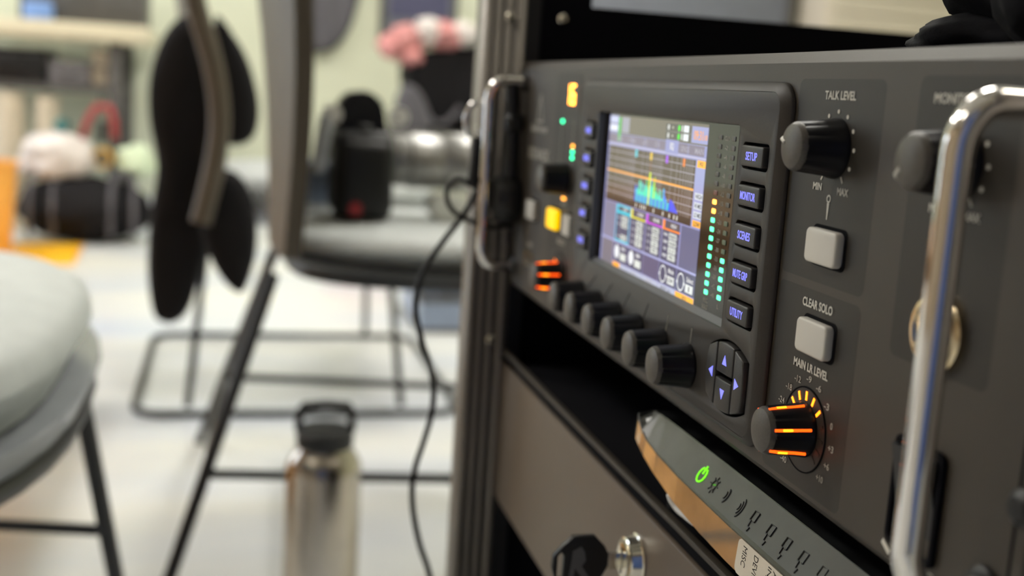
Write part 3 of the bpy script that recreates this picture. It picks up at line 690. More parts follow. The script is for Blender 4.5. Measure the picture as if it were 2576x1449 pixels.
part('gear_light', lathe([(0.0009, 0), (0, 0.0003)], 12, 'Z'), mat('dim_green', (.1, .3, .05), .4, emit=(.1, .5, .03), es=.5), rt, band(269.4, S0 + .02))
for x in (279, 290): stroke([arc(x - 1.5, S0, r, r * .078, -55, 55) for r in ((1.2, 2.4, 3.6) if x > 285 else (1.4, 2.8))], 0.25, 'icon', 'signal_icon', rt)
for x in (300.6, 312.2, 323, 333.6, 345): stroke([[(x - 1.5, S0 - .05), (x - 1.5, S0 + .18), (x + 1.5, S0 + .18), (x + 1.5, S0 - .05), (x + .8, S0 - .05)], [(x - 1.5, S0 - .05), (x - .6, S0 - .05), (x - .4, S0 - .2), (x + .9, S0 - .2), (x + .5, S0 - .3)]], 0.27, 'icon', 'port_icon', rt)
# paper label wrapped over the ridge
def front(x, z):
    """point on the lower front of the router, slightly proud"""
    for a, b in zip(st, st[1:]):
        if a[0] <= x <= b[0]:
            t = (x - a[0]) / (b[0] - a[0]); zr = a[2] + (b[2] - a[2]) * t; yr = a[4] + (b[4] - a[4]) * t; zl = a[3] + (b[3] - a[3]) * t
            f = (zr - .5 - z) / (zr - .5 - zl)
            return V(x, yr + .4 - .9 * max(0, f) - .55, z)
LX0, LX1 = 300, 345
def lab(x, w, off=0.0):
    """label surface: w in mm down the router's front from the ridge"""
    return front(x, -22.7 - w) + Vector((0, -0.00025 - off, 0))
bm = bmesh.new(); nx, nw, LW = 24, 14, 11.6
grid = []
for i in range(nx + 1):
    colv = []
    for k in range(nw + 1):
        x = LX0 + (LX1 - LX0) * i / nx; w = LW * k / nw
        r = 2.2                                            # rounded corners
        xm = min(x - LX0, LX1 - x); wm = min(w, LW - w)
        if xm < r and wm < r:
            d = math.hypot(r - xm, r - wm)
            if d > r:
                s = r / d
                xx = r - (r - xm) * s; ww = r - (r - wm) * s
                x = LX0 + xx if x - LX0 < LX1 - x else LX1 - xx
                w = ww if w < LW - w else LW - ww
        colv.append(bm.verts.new(lab(x, w)))
    grid.append(colv)
for i in range(nx):
    for k in range(nw): bm.faces.new((grid[i][k], grid[i + 1][k], grid[i + 1][k + 1], grid[i][k + 1]))
bmesh.ops.remove_doubles(bm, verts=bm.verts, dist=1e-6)
lb = part('paper_label', bm_mesh(bm, smooth=60), 'sticker', rt)
def labtext(s, x, w0, h, ln):
    """sideways text: glyph up = +x, reading direction = down the label"""
    me = text_me(s, ln / 1000, h / 1000, 0.0, m=Matrix.Identity(4))
    for v in me.vertices:
        p = lab(x + v.co.y * 1000, min(LW, w0 + ln / 2 + v.co.x * 1000), 0.00006); v.co = p
    part('label_text', me, 'ink', lb)
labtext('MISC', 305.4, 1.4, 3.0, 6.6); labtext('DEVICE', 313.4, 1.3, 3.0, 10.0); labtext('INJECT', 322.4, 0.9, 3.0, 10.5); labtext('AP/L', 326.6, 0.9, 3.2, 8.0); labtext('X', 338, 1.2, 3.2, 2.6)
ck = smooth_path([V(228, 2.5, -34.2), V(233, -0.8, -33.6), V(238, 0.5, -36.6), V(246, 0.8, -36.8), V(254, 1.0, -36.9)], 5)
part('stand_tab', tube(ck, [0.0006 + 0.0006 * math.sin(math.pi * i / (len(ck) - 1)) for i in range(len(ck))], 8), mat('white_plastic', (.6, .58, .55), .4), rt, label='small white plastic tab under the router')

# ------------------------------------------------------------------ black cloth on top of the mixer
def lump(c, r, seed, amp=0.16, sub=4):
    bm = bmesh.new(); bmesh.ops.create_icosphere(bm, subdivisions=sub, radius=1)
    for v in bm.verts:
        n = v.co.normalized(); d = 1 + amp * noise.noise(n * 1.7 + Vector((seed, 0, 0))) + amp * .35 * noise.noise(n * 5 + Vector((0, seed, 0)))
        v.co = Vector((n.x * r[0], n.y * r[1], n.z * r[2])) * d + Vector(c)
    return bm_mesh(bm, smooth=180)
gl = thing('black_cloth', 'crumpled black knit cloth lying on top of the mixer', 'cloth', V(340, 60, 131))
part('fold', lump(V(320, 60, 138.5), (0.032, 0.030, 0.009), 1), 'cloth', gl)
part('fold', lump(V(335, 60, 157), (0.034, 0.030, 0.018), 2), 'cloth', gl)
part('fold', lump(V(372, 55, 153), (0.040, 0.034, 0.023), 3), 'cloth', gl)
part('fold', lump(V(396, 70, 151), (0.026, 0.040, 0.020), 5), 'cloth', gl)

# ------------------------------------------------------------------ corded earpiece hanging on the left handle
ep = thing('corded_earpiece', 'black corded earpiece with a chrome clip hanging on the left handle', 'earpiece', V(-44, -26, 40))
X1 = -0.046
def pth(pl, x=X1, n=5): return smooth_path([onx(u, v, x) for u, v in pl], n)
part('chrome_clip', tube(pth([(1178, 345), (1172, 300), (1190, 262), (1215, 258), (1232, 285), (1230, 330), (1212, 338), (1200, 318)]), 0.0019, 12), 'chrome', ep)
part('strap', tube(pth([(1203, 345), (1198, 390), (1192, 440), (1188, 470)]), [0.0035] * 16, 10), 'rubber', ep)
part('boom', tube(pth([(1289, 215), (1290, 300), (1288, 400), (1283, 470)], -0.034), 0.0042, 12), 'blk', ep)
part('boom_joint', lathe([(0.0045, -.005), (0.0062, -.003), (0.0062, .003), (0.0045, .005)], 20, '-Y'), 'rubber', ep, onx(1292, 310, -0.034))
part('ear_cushion', lathe([(0.004, -.010), (0.012, -.008), (0.0145, -.003), (0.0145, .003), (0.012, .008), (0.004, .010)], 28, '-Y'), 'rubber', ep, onx(1272, 500, -0.036))
lp = [(1195, 470), (1150, 450), (1124, 482), (1135, 525), (1175, 552), (1235, 572), (1290, 560)]
part('cord_loop', tube(pth(lp), 0.0016, 8), 'rubber', ep)
cd = [(1215, 440), (1190, 500), (1160, 548), (1105, 620), (1066, 680), (1048, 740), (1046, 790), (1062, 860), (1082, 920), (1091, 980), (1086, 1040), (1066, 1110), (1046, 1170), (1037, 1225), (1040, 1290), (1056, 1370), (1080, 1445), (1098, 1560), (1085, 1750)]
pts = [onx(u, v, X1) for u, v in cd]
pts += [Vector((-0.05, -0.075, 0.1)), Vector((-0.07, -0.09, 0.004)), Vector((-0.16, -0.16, 0.004)), Vector((-0.22, -0.10, 0.004))]
part('cord', tube(smooth_path(pts, 6), 0.0019, 8), 'rubber', ep)
for _k in ('pic', 'st_w', 'st_o', 'st_k', 'st_g', 'blue', 'rgreen', 'ledgl', 'ledyl', 'seg', 'amber'):
    M[_k].cycles.emission_sampling = 'NONE'          # too faint to be worth sampling as lamps
#BACKGROUND
# ------------------------------------------------------------------ behind the rack: chairs, bottle, photo camera, stored things
M['seatg'] = mat('grey_seat', (0.60, 0.63, 0.62), 0.75, var=0.05, vscale=40, bump=0.3, bscale=600)
M['shell'] = mat('grey_shell', (0.30, 0.31, 0.34), 0.18, var=0.04)
M['rod'] = mat('black_rod', (0.008, 0.008, 0.009), 0.38)
M['backb'] = mat('brown_grey_back', (0.082, 0.064, 0.043), 0.5, var=0.06, vscale=8)
M['steel'] = mat('brushed_steel', (0.48, 0.43, 0.37), 0.22, metal=1.0, var=0.05, vscale=60)
M['coat'] = mat('black_fabric', (0.009, 0.008, 0.009), 0.85, spec=0.2, bump=0.5, bscale=200)
M['greyfab'] = mat('dark_grey_fabric', (0.10, 0.095, 0.105), 0.9)
M['cream'] = mat('cream_laminate', (0.70, 0.64, 0.47), 0.45, var=0.03)
M['dgrey'] = mat('dark_grey_metal', (0.09, 0.085, 0.08), 0.5)
M['beige'] = mat('beige_card', (0.40, 0.34, 0.25), 0.8)
M['mgrey'] = mat('mid_grey_plastic', (0.22, 0.21, 0.22), 0.5)
M['paper'] = mat('roll_paper', (0.66, 0.58, 0.44), 0.85)
M['red'] = mat('red_paint', (0.38, 0.03, 0.035), 0.45)
M['teal'] = mat('teal_plastic', (0.03, 0.18, 0.18), 0.4)
M['orangep'] = mat('orange_plastic', (0.86, 0.40, 0.06), 0.45)
M['yellowp'] = mat('yellow_plastic', (0.85, 0.45, 0.01), 0.5)
M['bagw'] = mat('white_bag', (0.68, 0.62, 0.58), 0.35, var=0.12, vscale=14)
M['greenw'] = mat('pale_green_bag', (0.62, 0.72, 0.50), 0.5, var=0.1, vscale=10)
M['pink'] = mat('pink_cloth', (0.56, 0.24, 0.23), 0.85, var=0.3, vscale=14)
M['navy'] = mat('navy_board', (0.07, 0.07, 0.13), 0.6)
M['slate'] = mat('slate_panel', (0.16, 0.17, 0.20), 0.6)
M['bluebox'] = mat('blue_grey_plastic', (0.28, 0.34, 0.46), 0.4)
M['bluecard'] = mat('blue_card', (0.22, 0.38, 0.75), 0.5)
M['lensm'] = mat('lens_barrel_grey', (0.34, 0.335, 0.32), 0.33, metal=0.5)
def superell(cx, cy, a, b, e=2.6, n=40):
    out = []
    for k in range(n):
        t = 2 * math.pi * k / n; c, s = math.cos(t), math.sin(t)
        out.append((cx + a * math.copysign(abs(c) ** (2 / e), c), cy + b * math.copysign(abs(s) ** (2 / e), s)))
    return out
def pad(cx, cy, a, b, levels, e=2.6):
    """stack of scaled outlines: levels [(scale, z)]; closed top and bottom"""
    bm = bmesh.new(); rings = []
    for s, z in levels:
        rings.append([bm.verts.new((x, y, z)) for x, y in superell(cx, cy, a * s, b * s, e)])
    for r0, r1 in zip(rings, rings[1:]):
        for k in range(len(r0)): bm.faces.new((r0[k], r0[(k + 1) % len(r0)], r1[(k + 1) % len(r0)], r1[k]))
    bm.faces.new(list(reversed(rings[0]))); bm.faces.new(rings[-1])
    return bm_mesh(bm, smooth=50)
def seat_parts(t, cx, cy, a, b, zt, k=1.0, m='shell'):
    part('seat_pad', pad(cx, cy, a, b, [(0.93, zt - .058 * k), (0.94, zt - .045 * k), (1.0, zt - .024 * k), (0.985, zt - .008 * k), (0.93, zt + .001), (0.8, zt + .006), (0.5, zt + .010), (0.1, zt + .011)]), 'seatg', t)
    part('seat_shell', pad(cx, cy, a, b, [(0.80, zt - .102 * k), (0.93, zt - .096 * k), (1.0, zt - .080 * k), (1.03, zt - .064 * k), (1.025, zt - .058 * k), (0.94, zt - .060 * k)]), m, t)
def back_parts(t, x0, x1, yb, bow, z0, z1, lean, m='backb', th=.022):
    """upright curved back across x; bows towards -y in the middle"""
    bm = bmesh.new(); nx, nz = 14, 10; F, Bk = [], []
    for i in range(nx + 1):
        u = i / nx * 2 - 1; f, bk = [], []
        for k in range(nz + 1):
            v = k / nz; wdt = 1 - 0.28 * (1 - v) ** 2
            x = (x0 + x1) / 2 + (x1 - x0) / 2 * u * wdt
            y = yb - bow * (1 - u * u) * (0.3 + 0.7 * v) - lean * v + 0.012 * math.sin(v * math.pi)
            f.append(bm.verts.new((x, y + th / 2, z0 + (z1 - z0) * v))); bk.append(bm.verts.new((x, y - th / 2, z0 + (z1 - z0) * v)))
        F.append(f); Bk.append(bk)
    for i in range(nx):
        for k in range(nz):
            bm.faces.new((F[i][k], F[i + 1][k], F[i + 1][k + 1], F[i][k + 1])); bm.faces.new((Bk[i][k + 1], Bk[i + 1][k + 1], Bk[i + 1][k], Bk[i][k]))
        bm.faces.new((F[i][nz], F[i + 1][nz], Bk[i + 1][nz], Bk[i][nz])); bm.faces.new((F[i + 1][0], F[i][0], Bk[i][0], Bk[i + 1][0]))
    for k in range(nz):
        bm.faces.new((F[0][k], F[0][k + 1], Bk[0][k + 1], Bk[0][k])); bm.faces.new((F[nx][k + 1], F[nx][k], Bk[nx][k], Bk[nx][k + 1]))
    part('backrest', bm_mesh(bm, smooth=50), m, t)
# --- near chair at the left edge
ca = thing('stacking_chair', 'grey padded chair with thin black legs nearest the camera', 'chair', (-0.36, -0.53, 0), 'grey padded chairs')
seat_parts(ca, -0.36, -0.53, 0.335, 0.25, 0.455)
back_parts(ca, -0.60, -0.12, -0.79, 0.05, 0.47, 0.86, 0.06)
top = onz(190, 930, 0.37); foot = onz(345, 1735, 0.0)
def rod(pts, r, name, t, m='rod'): return part(name, tube(pts, r, 10), m, t)
legs = [(Vector((top.x + .20, top.y - .16, .37)), Vector((foot.x + .62, foot.y - .14, 0.0))), (top, foot), (Vector((-.55, -.72, .40)), Vector((-.63, -.80, 0))), (Vector((-.17, -.72, .40)), Vector((-.08, -.80, 0)))]
for a, b in legs: rod([a, a.lerp(b, .5), b + Vector((0, 0, .002))], 0.0085, 'leg', ca)
f = 0.47
for i, k in ((1, 2), (0, 3), (2, 3)):
    rod([legs[i][0].lerp(legs[i][1], f), legs[k][0].lerp(legs[k][1], f)], 0.006, 'crossbar', ca)
part('seat_frame', tube([Vector((x, y, .366)) for x, y in superell(-.36, -.53, .325, .243, 2.6)], 0.011, 8, closed=True), 'rod', ca)
# --- middle chair, carries the photo camera
cb = thing('stacking_chair', 'grey padded chair with splayed black legs carrying the photo camera', 'chair', (-0.97, 0.15, 0), 'grey padded chairs')
seat_parts(cb, -0.99, 0.15, 0.205, 0.25, 0.455, 0.55, 'rod')
back_parts(cb, -0.745, -1.195, -0.088, 0.045, 0.43, 0.90, 0.015)
part('seat_frame', tube([Vector((x, y, .402)) for x, y in superell(-.99, .15, .18, .23, 3)], 0.010, 8, closed=True), 'rod', cb)
la = onz(688, 690, 0.395); lb_ = onz(405, 1520, 0.0)
lc = onz(600, 735, 0.36); ld = onz(520, 1010, 0.0)
legsB = [(la, lb_), (Vector((-1.14, la.y + .01, .39)), Vector((-1.42, lb_.y + .03, 0))), (Vector((-1.14, .34, .39)), Vector((-1.26, .46, 0))), (Vector((-.80, .34, .39)), Vector((-.72, .46, 0)))]
for a, b in legsB: rod([a, a.lerp(b, .5), b + Vector((0, 0, .002))], 0.0085, 'leg', cb)
for i, k in ((0, 3), (1, 2), (0, 1)): rod([legsB[i][0].lerp(legsB[i][1], .62), legsB[k][0].lerp(legsB[k][1], .62)], 0.0065, 'crossbar', cb)
# --- rear chair on a sled base, with the coat over its back
cc = thing('sled_chair', 'black wire sled chair farthest back with a black coat over it', 'chair', (-1.9, -0.03, 0))
seat_parts(cc, -1.92, 0.02, 0.25, 0.25, 0.455)
back_parts(cc, -1.70, -2.16, -0.235, 0.035, 0.45, 0.92, 0.02)
r0, r1, s0, s1 = -1.575, -2.28, -0.335, 0.30
sl = []
for (x, y), (px_, py_) in zip(((r0, s0), (r0, s1), (r1, s1), (r1, s0)), ((1, 1), (1, -1), (-1, -1), (-1, 1))): sl.append((x, y))
loop = [(p[0], p[1]) for p in rrect(r1, s0, r0, s1, 0.06)]
part('sled_loop', tube([Vector((x, y, 0.0075)) for x, y in loop], 0.0075, 8, closed=True), 'rod', cc)
for x, y in ((r0 - .03, s0 + .1), (r0 - .03, s1 - .12), (r1 + .03, s1 - .12), (r1 + .03, s0 + .1)):
    rod([Vector((x, y, .012)), Vector((x * .5 - .96, y * .85, .385))], 0.0075, 'leg', cc)
part('back_frame', tube(smooth_path([onx(u, v, -1.50) for u, v in ((478, -120), (490, 0), (525, 120), (548, 230), (552, 330), (535, 440), (505, 560))], 6), [0.019] * 37, 14), 'backb', cc)
# coat: thick draped outline with folds
def drape(outline_px, x, thick, bev, seed, amp):
    lp = []
    for u, v in outline_px: P = onx(u, v, x); lp.append((P.y, P.z))
    lp = [(q.x, q.y) for q in smooth_path([Vector((a, b, 0)) for a, b in lp], 4, closed=True)]
    me = plate([lp], thick, bev, 3, m=FACX); me.transform(Matrix.Translation((x, 0, 0)))
    bm = bmesh.new(); bm.from_mesh(me)
    bmesh.ops.triangulate(bm, faces=[f for f in bm.faces if len(f.verts) > 4])
    for _ in range(3):
        lg = [e for e in bm.edges if e.calc_length() > 0.03]
        if lg: bmesh.ops.subdivide_edges(bm, edges=lg, cuts=1)
    bmesh.ops.triangulate(bm, faces=bm.faces)
    for v in bm.verts:
        d = noise.noise(Vector((v.co.y * 22 + seed, v.co.z * 3.0, v.co.x * 5)))
        v.co.x += amp * d; v.co.y += amp * .25 * d
    return bm_mesh(bm, smooth=80)
ct = thing('black_coat', 'long black coat hanging over the back of the rear chair', 'coat', (-1.66, -0.25, 0.12))
part('coat_body', drape([(455, 40), (500, 60), (545, 180), (570, 330), (560, 480), (530, 600), (500, 700), (470, 790), (430, 822), (385, 800), (368, 690), (375, 540), (392, 420), (372, 300), (375, 190), (410, 90)], -1.60, 0.07, 0.03, 1.0, 0.02), 'coat', ct)
part('sleeve', drape([(520, 440), (590, 436), (640, 510), (648, 630), (622, 722), (595, 742), (548, 695), (505, 600), (500, 510)], -1.52, 0.07, 0.03, 4.0, 0.012), 'coat', ct)
part('hood', drape([(540, 40), (590, 90), (632, 170), (655, 270), (640, 345), (590, 368), (550, 340), (535, 220)], -1.59, 0.07, 0.03, 9.0, 0.012), 'coat', ct)
# --- steel bottle on the floor
bx, by = onz(800, 1579, 0.0).x, onz(800, 1579, 0.0).y
bt = thing('water_bottle', 'brushed steel water bottle with black looped lid on the floor', 'bottle', (bx, by, 0))
part('bottle_body', lathe([(0.038, 0), (0.0435, 0.004), (0.0445, 0.012), (0.0445, 0.200), (0.043, 0.209), (0.037, 0.220), (0.0315, 0.226), (0.0305, 0.232)], 40, 'Z'), 'steel', bt, (bx, by, 0))
ld_ = part('bottle_lid', lathe([(0.0325, 0.229), (0.0335, 0.231), (0.0335, 0.247), (0.031, 0.250), (0, 0.251)], 36, 'Z'), 'rubber', bt, (bx, by, 0))
part('lid_loop', tube([Vector((bx, by + y, z)) for y, z in ((-.030, .246), (-.031, .268), (-.026, .277), (0, .279), (.026, .277), (.031, .268), (.030, .246))], 0.0052, 10), 'rubber', ld_)
# --- photo camera with long lens on the chair
pc = thing('photo_camera', 'black photo camera with a long grey lens standing on the chair seat', 'camera', (-1.0, 0.03, 0.466))
cx0 = -1.0
part('camera_body', box((cx0 - .07, -.028, .466), (cx0 + .07, .050, .585), .012, 3), 'blk', pc)
part('grip', box((cx0 + .045, -.022, .47), (cx0 + .082, .050, .575), .014, 3), 'rubber', pc)
bm = bmesh.new()
pp = [(-.026, .582), (.046, .582), (.038, .625), (.018, .640), (-.012, .636), (-.026, .612)]
va = [bm.verts.new((cx0 - .03, a, b)) for a, b in pp]; vb = [bm.verts.new((cx0 + .03, a, b)) for a, b in pp]
for i in range(6): bm.faces.new((va[i], va[(i + 1) % 6], vb[(i + 1) % 6], vb[i]))
bm.faces.new(va); bm.faces.new(list(reversed(vb)))
bmesh.ops.bevel(bm, geom=bm.edges[:], offset=.004, segments=2, affect='EDGES')
part('viewfinder_hump', bm_mesh(bm, smooth=40), 'blk', pc)
lz = 0.545
part('lens_barrel', lathe([(0.034, 0), (0.036, 0.004), (0.036, 0.030), (0.039, 0.034), (0.039, 0.075), (0.037, 0.078), (0.041, 0.086), (0.0415, 0.125), (0.0400, 0.128)], 36, 'Y'), 'lensm', pc, (cx0, .048, lz))
part('lens_ring', lathe([(0.0402, 0.118), (0.0424, 0.119), (0.0424, 0.126), (0.0402, 0.127)], 36, 'Y'), mat('red_ring', (0.45, 0.16, 0.12), 0.4), pc, (cx0, .048, lz))
part('front_glass', lathe([(0.036, 0.1275), (0.030, 0.129), (0, 0.131)], 30, 'Y'), 'lens', pc, (cx0, .048, lz))
for y, z in ((-.034, .606), (.056, .607)): part('strap_lug', lathe([(0.006, -.004), (0.014, -.002), (0.014, .002), (0.006, .004)], 16, 'X'), mat('lug_glint', (.85, .84, .80), .15), pc, (cx0 + .05, y, z))  # metal lugs enlarged and coloured white to stand for bright glints
part('carry_strap', tube(smooth_path([onx(u, v, -0.955) for u, v in ((824, 292), (815, 340), (806, 390), (800, 432))], 5), .0105, 8), mat('pale_strap', (.55, .58, .62), .6), pc)
part('dial', lathe([(0.012, 0), (0.012, .008), (0.010, .010), (0, .010)], 20, 'Z'), 'rubber', pc, (cx0 + .05, .01, .584))
part('red_button', lathe([(0.009, 0), (0.009, .004), (0, .006)], 16, 'X'), 'red', pc, (cx0 + .0815, -.001, .483))
# paper and small case beside it
_fp = drape([(1075, 495), (1155, 500), (1165, 540), (1120, 552), (1080, 548)], -0.99, 0.05, 0.004, 2, 0.002); _fp.transform(Matrix.Translation((0.05, 0, .4665 - min(v.co.z for v in _fp.vertices))))
single('folded_paper', _fp, mat('white_paper', (.72, .72, .66), .7), 'small folded white paper lying in front of the camera lens', 'paper')
sc_ = thing('battery_case', 'pale blue-grey case on the seat behind the camera', 'case', (-1.13, -0.05, 0.465))
part('case_box', box((-1.17, -.062, .468), (-1.09, -.016, .515), .008, 2), 'bluebox', sc_)
part('case_lid', box((-1.172, -.064, .516), (-1.088, -.014, .530), .006, 2), 'bluebox', sc_)

# --- long table at the far wall with things on and under it
tx0, tx1 = -4.10, -4.74
P0 = onx(372, 62, tx0)
tb_ = thing('long_table', 'cream-topped long table against the far wall, full of clutter', 'table', (-4.42, -.9, 0))
part('table_top', box((tx1, -1.28, .742), (tx0, P0.y, .808), .008), 'cream', tb_)
part('under_shelf', box((tx1, -1.24, .545), (tx0 - .05, -.60, .572)), 'dgrey', tb_)
for x in (tx0 - .06, tx1 + .05):
    for y in (-1.22, -.60): part('leg', box((x - .02, y - .025, 0), (x + .02, y + .025, .742), .004), 'dgrey', tb_)
def crate(name, label, cat, lo, hi, m, lid=True, group=None):
    t = thing(name, label, cat, ((lo[0] + hi[0]) / 2, (lo[1] + hi[1]) / 2, lo[2]), group)
    h = hi[2] - lo[2]; e = .006
    part('body', box(lo, (hi[0], hi[1], hi[2] - h * .18), .008, 2), m, t)
    part('lid', box((lo[0] - e, lo[1] - e, hi[2] - h * .18 + .001), (hi[0] + e, hi[1] + e, hi[2]), .006, 2), m, t)
    part('handle', tube(smooth_path([Vector((hi[0] + e, (lo[1] + hi[1]) / 2 + s * .04, hi[2] - h * .35 - abs(s) * 0 - (.02 if abs(s) < .9 else 0))) + Vector((.012 if abs(s) < .9 else 0, 0, 0)) for s in (-1, -.5, .5, 1)], 4), .004, 8), 'rod', t)
    return t
crate('equipment_case', 'black equipment case standing on the cream table', 'case', (-4.6, -.96, .808), (-4.22, -.50, 1.02), 'dgrey')
single('blue_carton', box((-4.2, -.93, .81), (-4.12, -.83, .875), .006), 'bluecard', 'small bright blue carton on the front of the table', 'carton')
crate('audio_box', 'black box at the left end of the under-table shelf', 'box', (-4.5, -1.12, .572), (-4.17, -.86, .70), 'blk')
crate('grey_box', 'mid grey box beside the black one on the under-table shelf', 'box', (-4.45, -.845, .572), (-4.17, -.70, .66), 'mgrey')
crate('card_carton', 'tan cardboard carton at the right of the under-table shelf', 'carton', (-4.42, -.69, .572), (-4.17, -.615, .715), 'beige')
def roll(y, z0, z1, r, label):
    t = thing('paper_roll', label, 'roll', (-4.2, y, z0), 'upright paper rolls under the table')
    part('roll_body', lathe([(r * .3, 0), (r, 0), (r, z1 - z0), (r * .3, z1 - z0), (r * .3, 0)], 24, 'Z'), 'paper', t, (-4.2, y, z0))
    part('core', lathe([(r * .29, 0.002), (r * .29, z1 - z0 + .01), (r * .2, z1 - z0 + .01), (r * .2, .002)], 16, 'Z'), 'beige', t, (-4.2, y, z0))
roll(-.99, 0, .53, .055, 'tall cream paper roll standing under the table, leftmost'); roll(-.855, 0, .52, .045, 'slimmer cream paper roll standing under the table, right of the other')
tl = thing('spring_clamp', 'red spring clamp with black jaws hanging under the table', 'clamp', (-4.08, -.66, .36))
part('clamp_arm', tube([onx(u, v, -4.08) for u, v in ((205, 355), (222, 300), (245, 268), (275, 270), (285, 300), (288, 350))], 0.014, 10), 'red', tl)
part('clamp_jaw', tube([onx(u, v, -4.06) for u, v in ((258, 305), (255, 360))], 0.017, 10), 'rod', tl)
part('clamp_hook', tube([onx(255, 268, -4.08), onx(255, 268, -4.08) + Vector((0, 0, .02)), Vector((-4.10, onx(255, 268, -4.08).y, .545))], .004, 8), 'rod', tl)
# duffel bag, plastic bags, ball
db = thing('duffel_bag', 'long black duffel bag lying on the floor under the table', 'bag', (-3.9, -.72, 0))
y0, y1 = onx(30, 530, -3.85).y, onx(385, 530, -3.85).y
part('bag_body', lump(((-3.93), (y0 + y1) / 2, .122), (.165, (y1 - y0) / 2, .122), 12, .10), 'coat', db)
for k in (-.5, .5):
    yy = (y0 + y1) / 2 + k * .28
    part('strap', tube(smooth_path([Vector((-3.80, yy - .04, .03)), Vector((-3.785, yy - .04, .14)), Vector((-3.85, yy - .03, .25)), Vector((-3.87, yy + .03, .25)), Vector((-3.79, yy + .04, .14)), Vector((-3.80, yy + .04, .03))], 5), .010, 8), 'greyfab', db)
def bag(name, label, u0, v0, u1, v1, x, m, seed, cat='bag', group=None):
    a, b = onx(u0, v0, x), onx(u1, v1, x)
    me = lump((x - .06, (a.y + b.y) / 2, (a.z + b.z) / 2), (.09, abs(b.y - a.y) / 2, abs(a.z - b.z) / 2), seed, .28)
    return single(name, me, m, label, cat, group)
bag('plastic_bag', 'white and pink plastic bag heaped on the black duffel bag', 40, 335, 235, 462, -3.86, 'bagw', 3)
bag('green_bag', 'pale green crumpled plastic bag at the right end of the duffel', 290, 365, 388, 452, -3.9, 'greenw', 6)
bag('teal_ball', 'small teal ball behind the white plastic bag', 132, 300, 168, 340, -3.98, 'teal', 8, 'ball')
yc = thing('yellow_tape', 'small roll of yellow-orange tape between the two plastic bags', 'tape', onx(258, 412, -3.94))
part('tape_roll', lathe([(.030, -.02), (.036, -.02), (.036, .02), (.030, .02), (.030, -.02)], 24, 'X'), 'yellowp', yc, onx(258, 398, -3.94))
part('tape_core', lathe([(.024, -.019), (.029, -.019), (.029, .019), (.024, .019), (.024, -.019)], 24, 'X'), 'beige', yc, onx(258, 398, -3.94))
ob = thing('orange_bin', 'orange plastic bin on the floor at the far left', 'bin', (-3.55, -1.02, 0))
c0 = onx(14, 600, -3.5)
part('bin_wall', lathe([(.09, .004), (.11, .30), (.118, .30), (.118, .31), (.108, .31), (.088, .008)], 28, 'Z'), 'orangep', ob, (-3.6, c0.y - .09, 0))
part('bin_floor', lathe([(.09, 0), (.09, .006), (0, .006)], 28, 'Z'), 'orangep', ob, (-3.6, c0.y - .09, 0))
ym = thing('yellow_folder', 'flat yellow-orange folder lying on the white floor', 'folder', (-3.55, -.80, 0))
part('folder_cover', plate([[(-3.79, -.90), (-3.80, -.68), (-3.34, -.655), (-3.30, -.90)]], .006, .001, m=Matrix.Translation((0, 0, .006))), 'yellowp', ym)
part('folder_spine', tube([Vector((-3.34, -.655, .005)), Vector((-3.80, -.68, .005))], .004, 8), 'orangep', ym)
# --- things along the far wall to the right
lt = thing('low_table', 'low dark table in front of the far wall holding a black bag', 'table', (-4.1, .78, 0))
part('table_top', box((-4.45, .36, .44), (-3.8, 1.25, .475), .005), 'dgrey', lt)
for x in (-4.4, -3.85):
    for y in (.41, 1.2): part('leg', box((x - .02, y - .02, 0), (x + .02, y + .02, .44), .003), 'dgrey', lt)
bb = thing('black_holdall', 'bulky black holdall on the low table, pink cloth on top', 'bag', (-4.05, .72, .475))
me = drape([(1035, 150), (1120, 128), (1230, 120), (1280, 160), (1275, 330), (1100, 333), (1050, 320), (1028, 230)], -3.95, .30, .05, 3, .02); me.transform(Matrix.Translation((0, 0, .4765 - min(v.co.z for v in me.vertices))))
part('bag_body', me, 'coat', bb)
part('bag_handle', tube(smooth_path([onx(u, v, -3.9) for u, v in ((1060, 250), (1080, 300), (1120, 310), (1160, 270))], 5), .012, 8), 'greyfab', bb)
part('side_pocket', drape([(995, 330), (1010, 230), (1040, 215), (1075, 260), (1085, 333)], -3.86, .10, .02, 5, .01), 'greyfab', bb)
pk = thing('pink_cloth', 'bunched pink and white cloth lying on top of the black holdall', 'cloth', onx(1080, 150, -4.0))
for i, (u, v, rr) in enumerate(((985, 128, .045), (1025, 110, .055), (1075, 92, .05), (1120, 104, .055), (1165, 98, .05), (1030, 155, .04))):
    part('fold', lump(onx(u, v - 12, -3.98), (.07, rr * 1.25, rr), 20 + i, .3), 'pink' if i not in (2, 4) else 'bagw', pk)
wb = thing('notice_board', 'navy and grey notice board mounted on the far wall', 'board', (-4.79, .75, .9))
a, b = onx(965, 86, -4.79), onx(1135, 86, -4.79)
part('board_panel', box((-4.797, a.y, a.z), (-4.775, b.y, 1.45), .003), 'slate', wb)
part('board_header', box((-4.776, a.y + .02, a.z + .08), (-4.770, b.y - .02, 1.43)), 'navy', wb)
for lo, hi in (((-4.797, a.y - .02, a.z - .02), (-4.765, a.y, 1.47)), ((-4.797, b.y, a.z - .02), (-4.765, b.y + .02, 1.47)), ((-4.797, a.y, a.z - .02), (-4.765, b.y, a.z))): part('board_frame', box(lo, hi), 'dgrey', wb)
wc = thing('grey_coat', 'dark grey coat hanging on the far wall above the camera', 'coat', onx(840, 120, -4.7))
part('coat_body', drape([(768, -160), (830, -190), (925, -150), (905, 0), (870, 90), (825, 128), (775, 118), (760, 0)], -4.74, .09, .03, 7, .015), 'greyfab', wc)
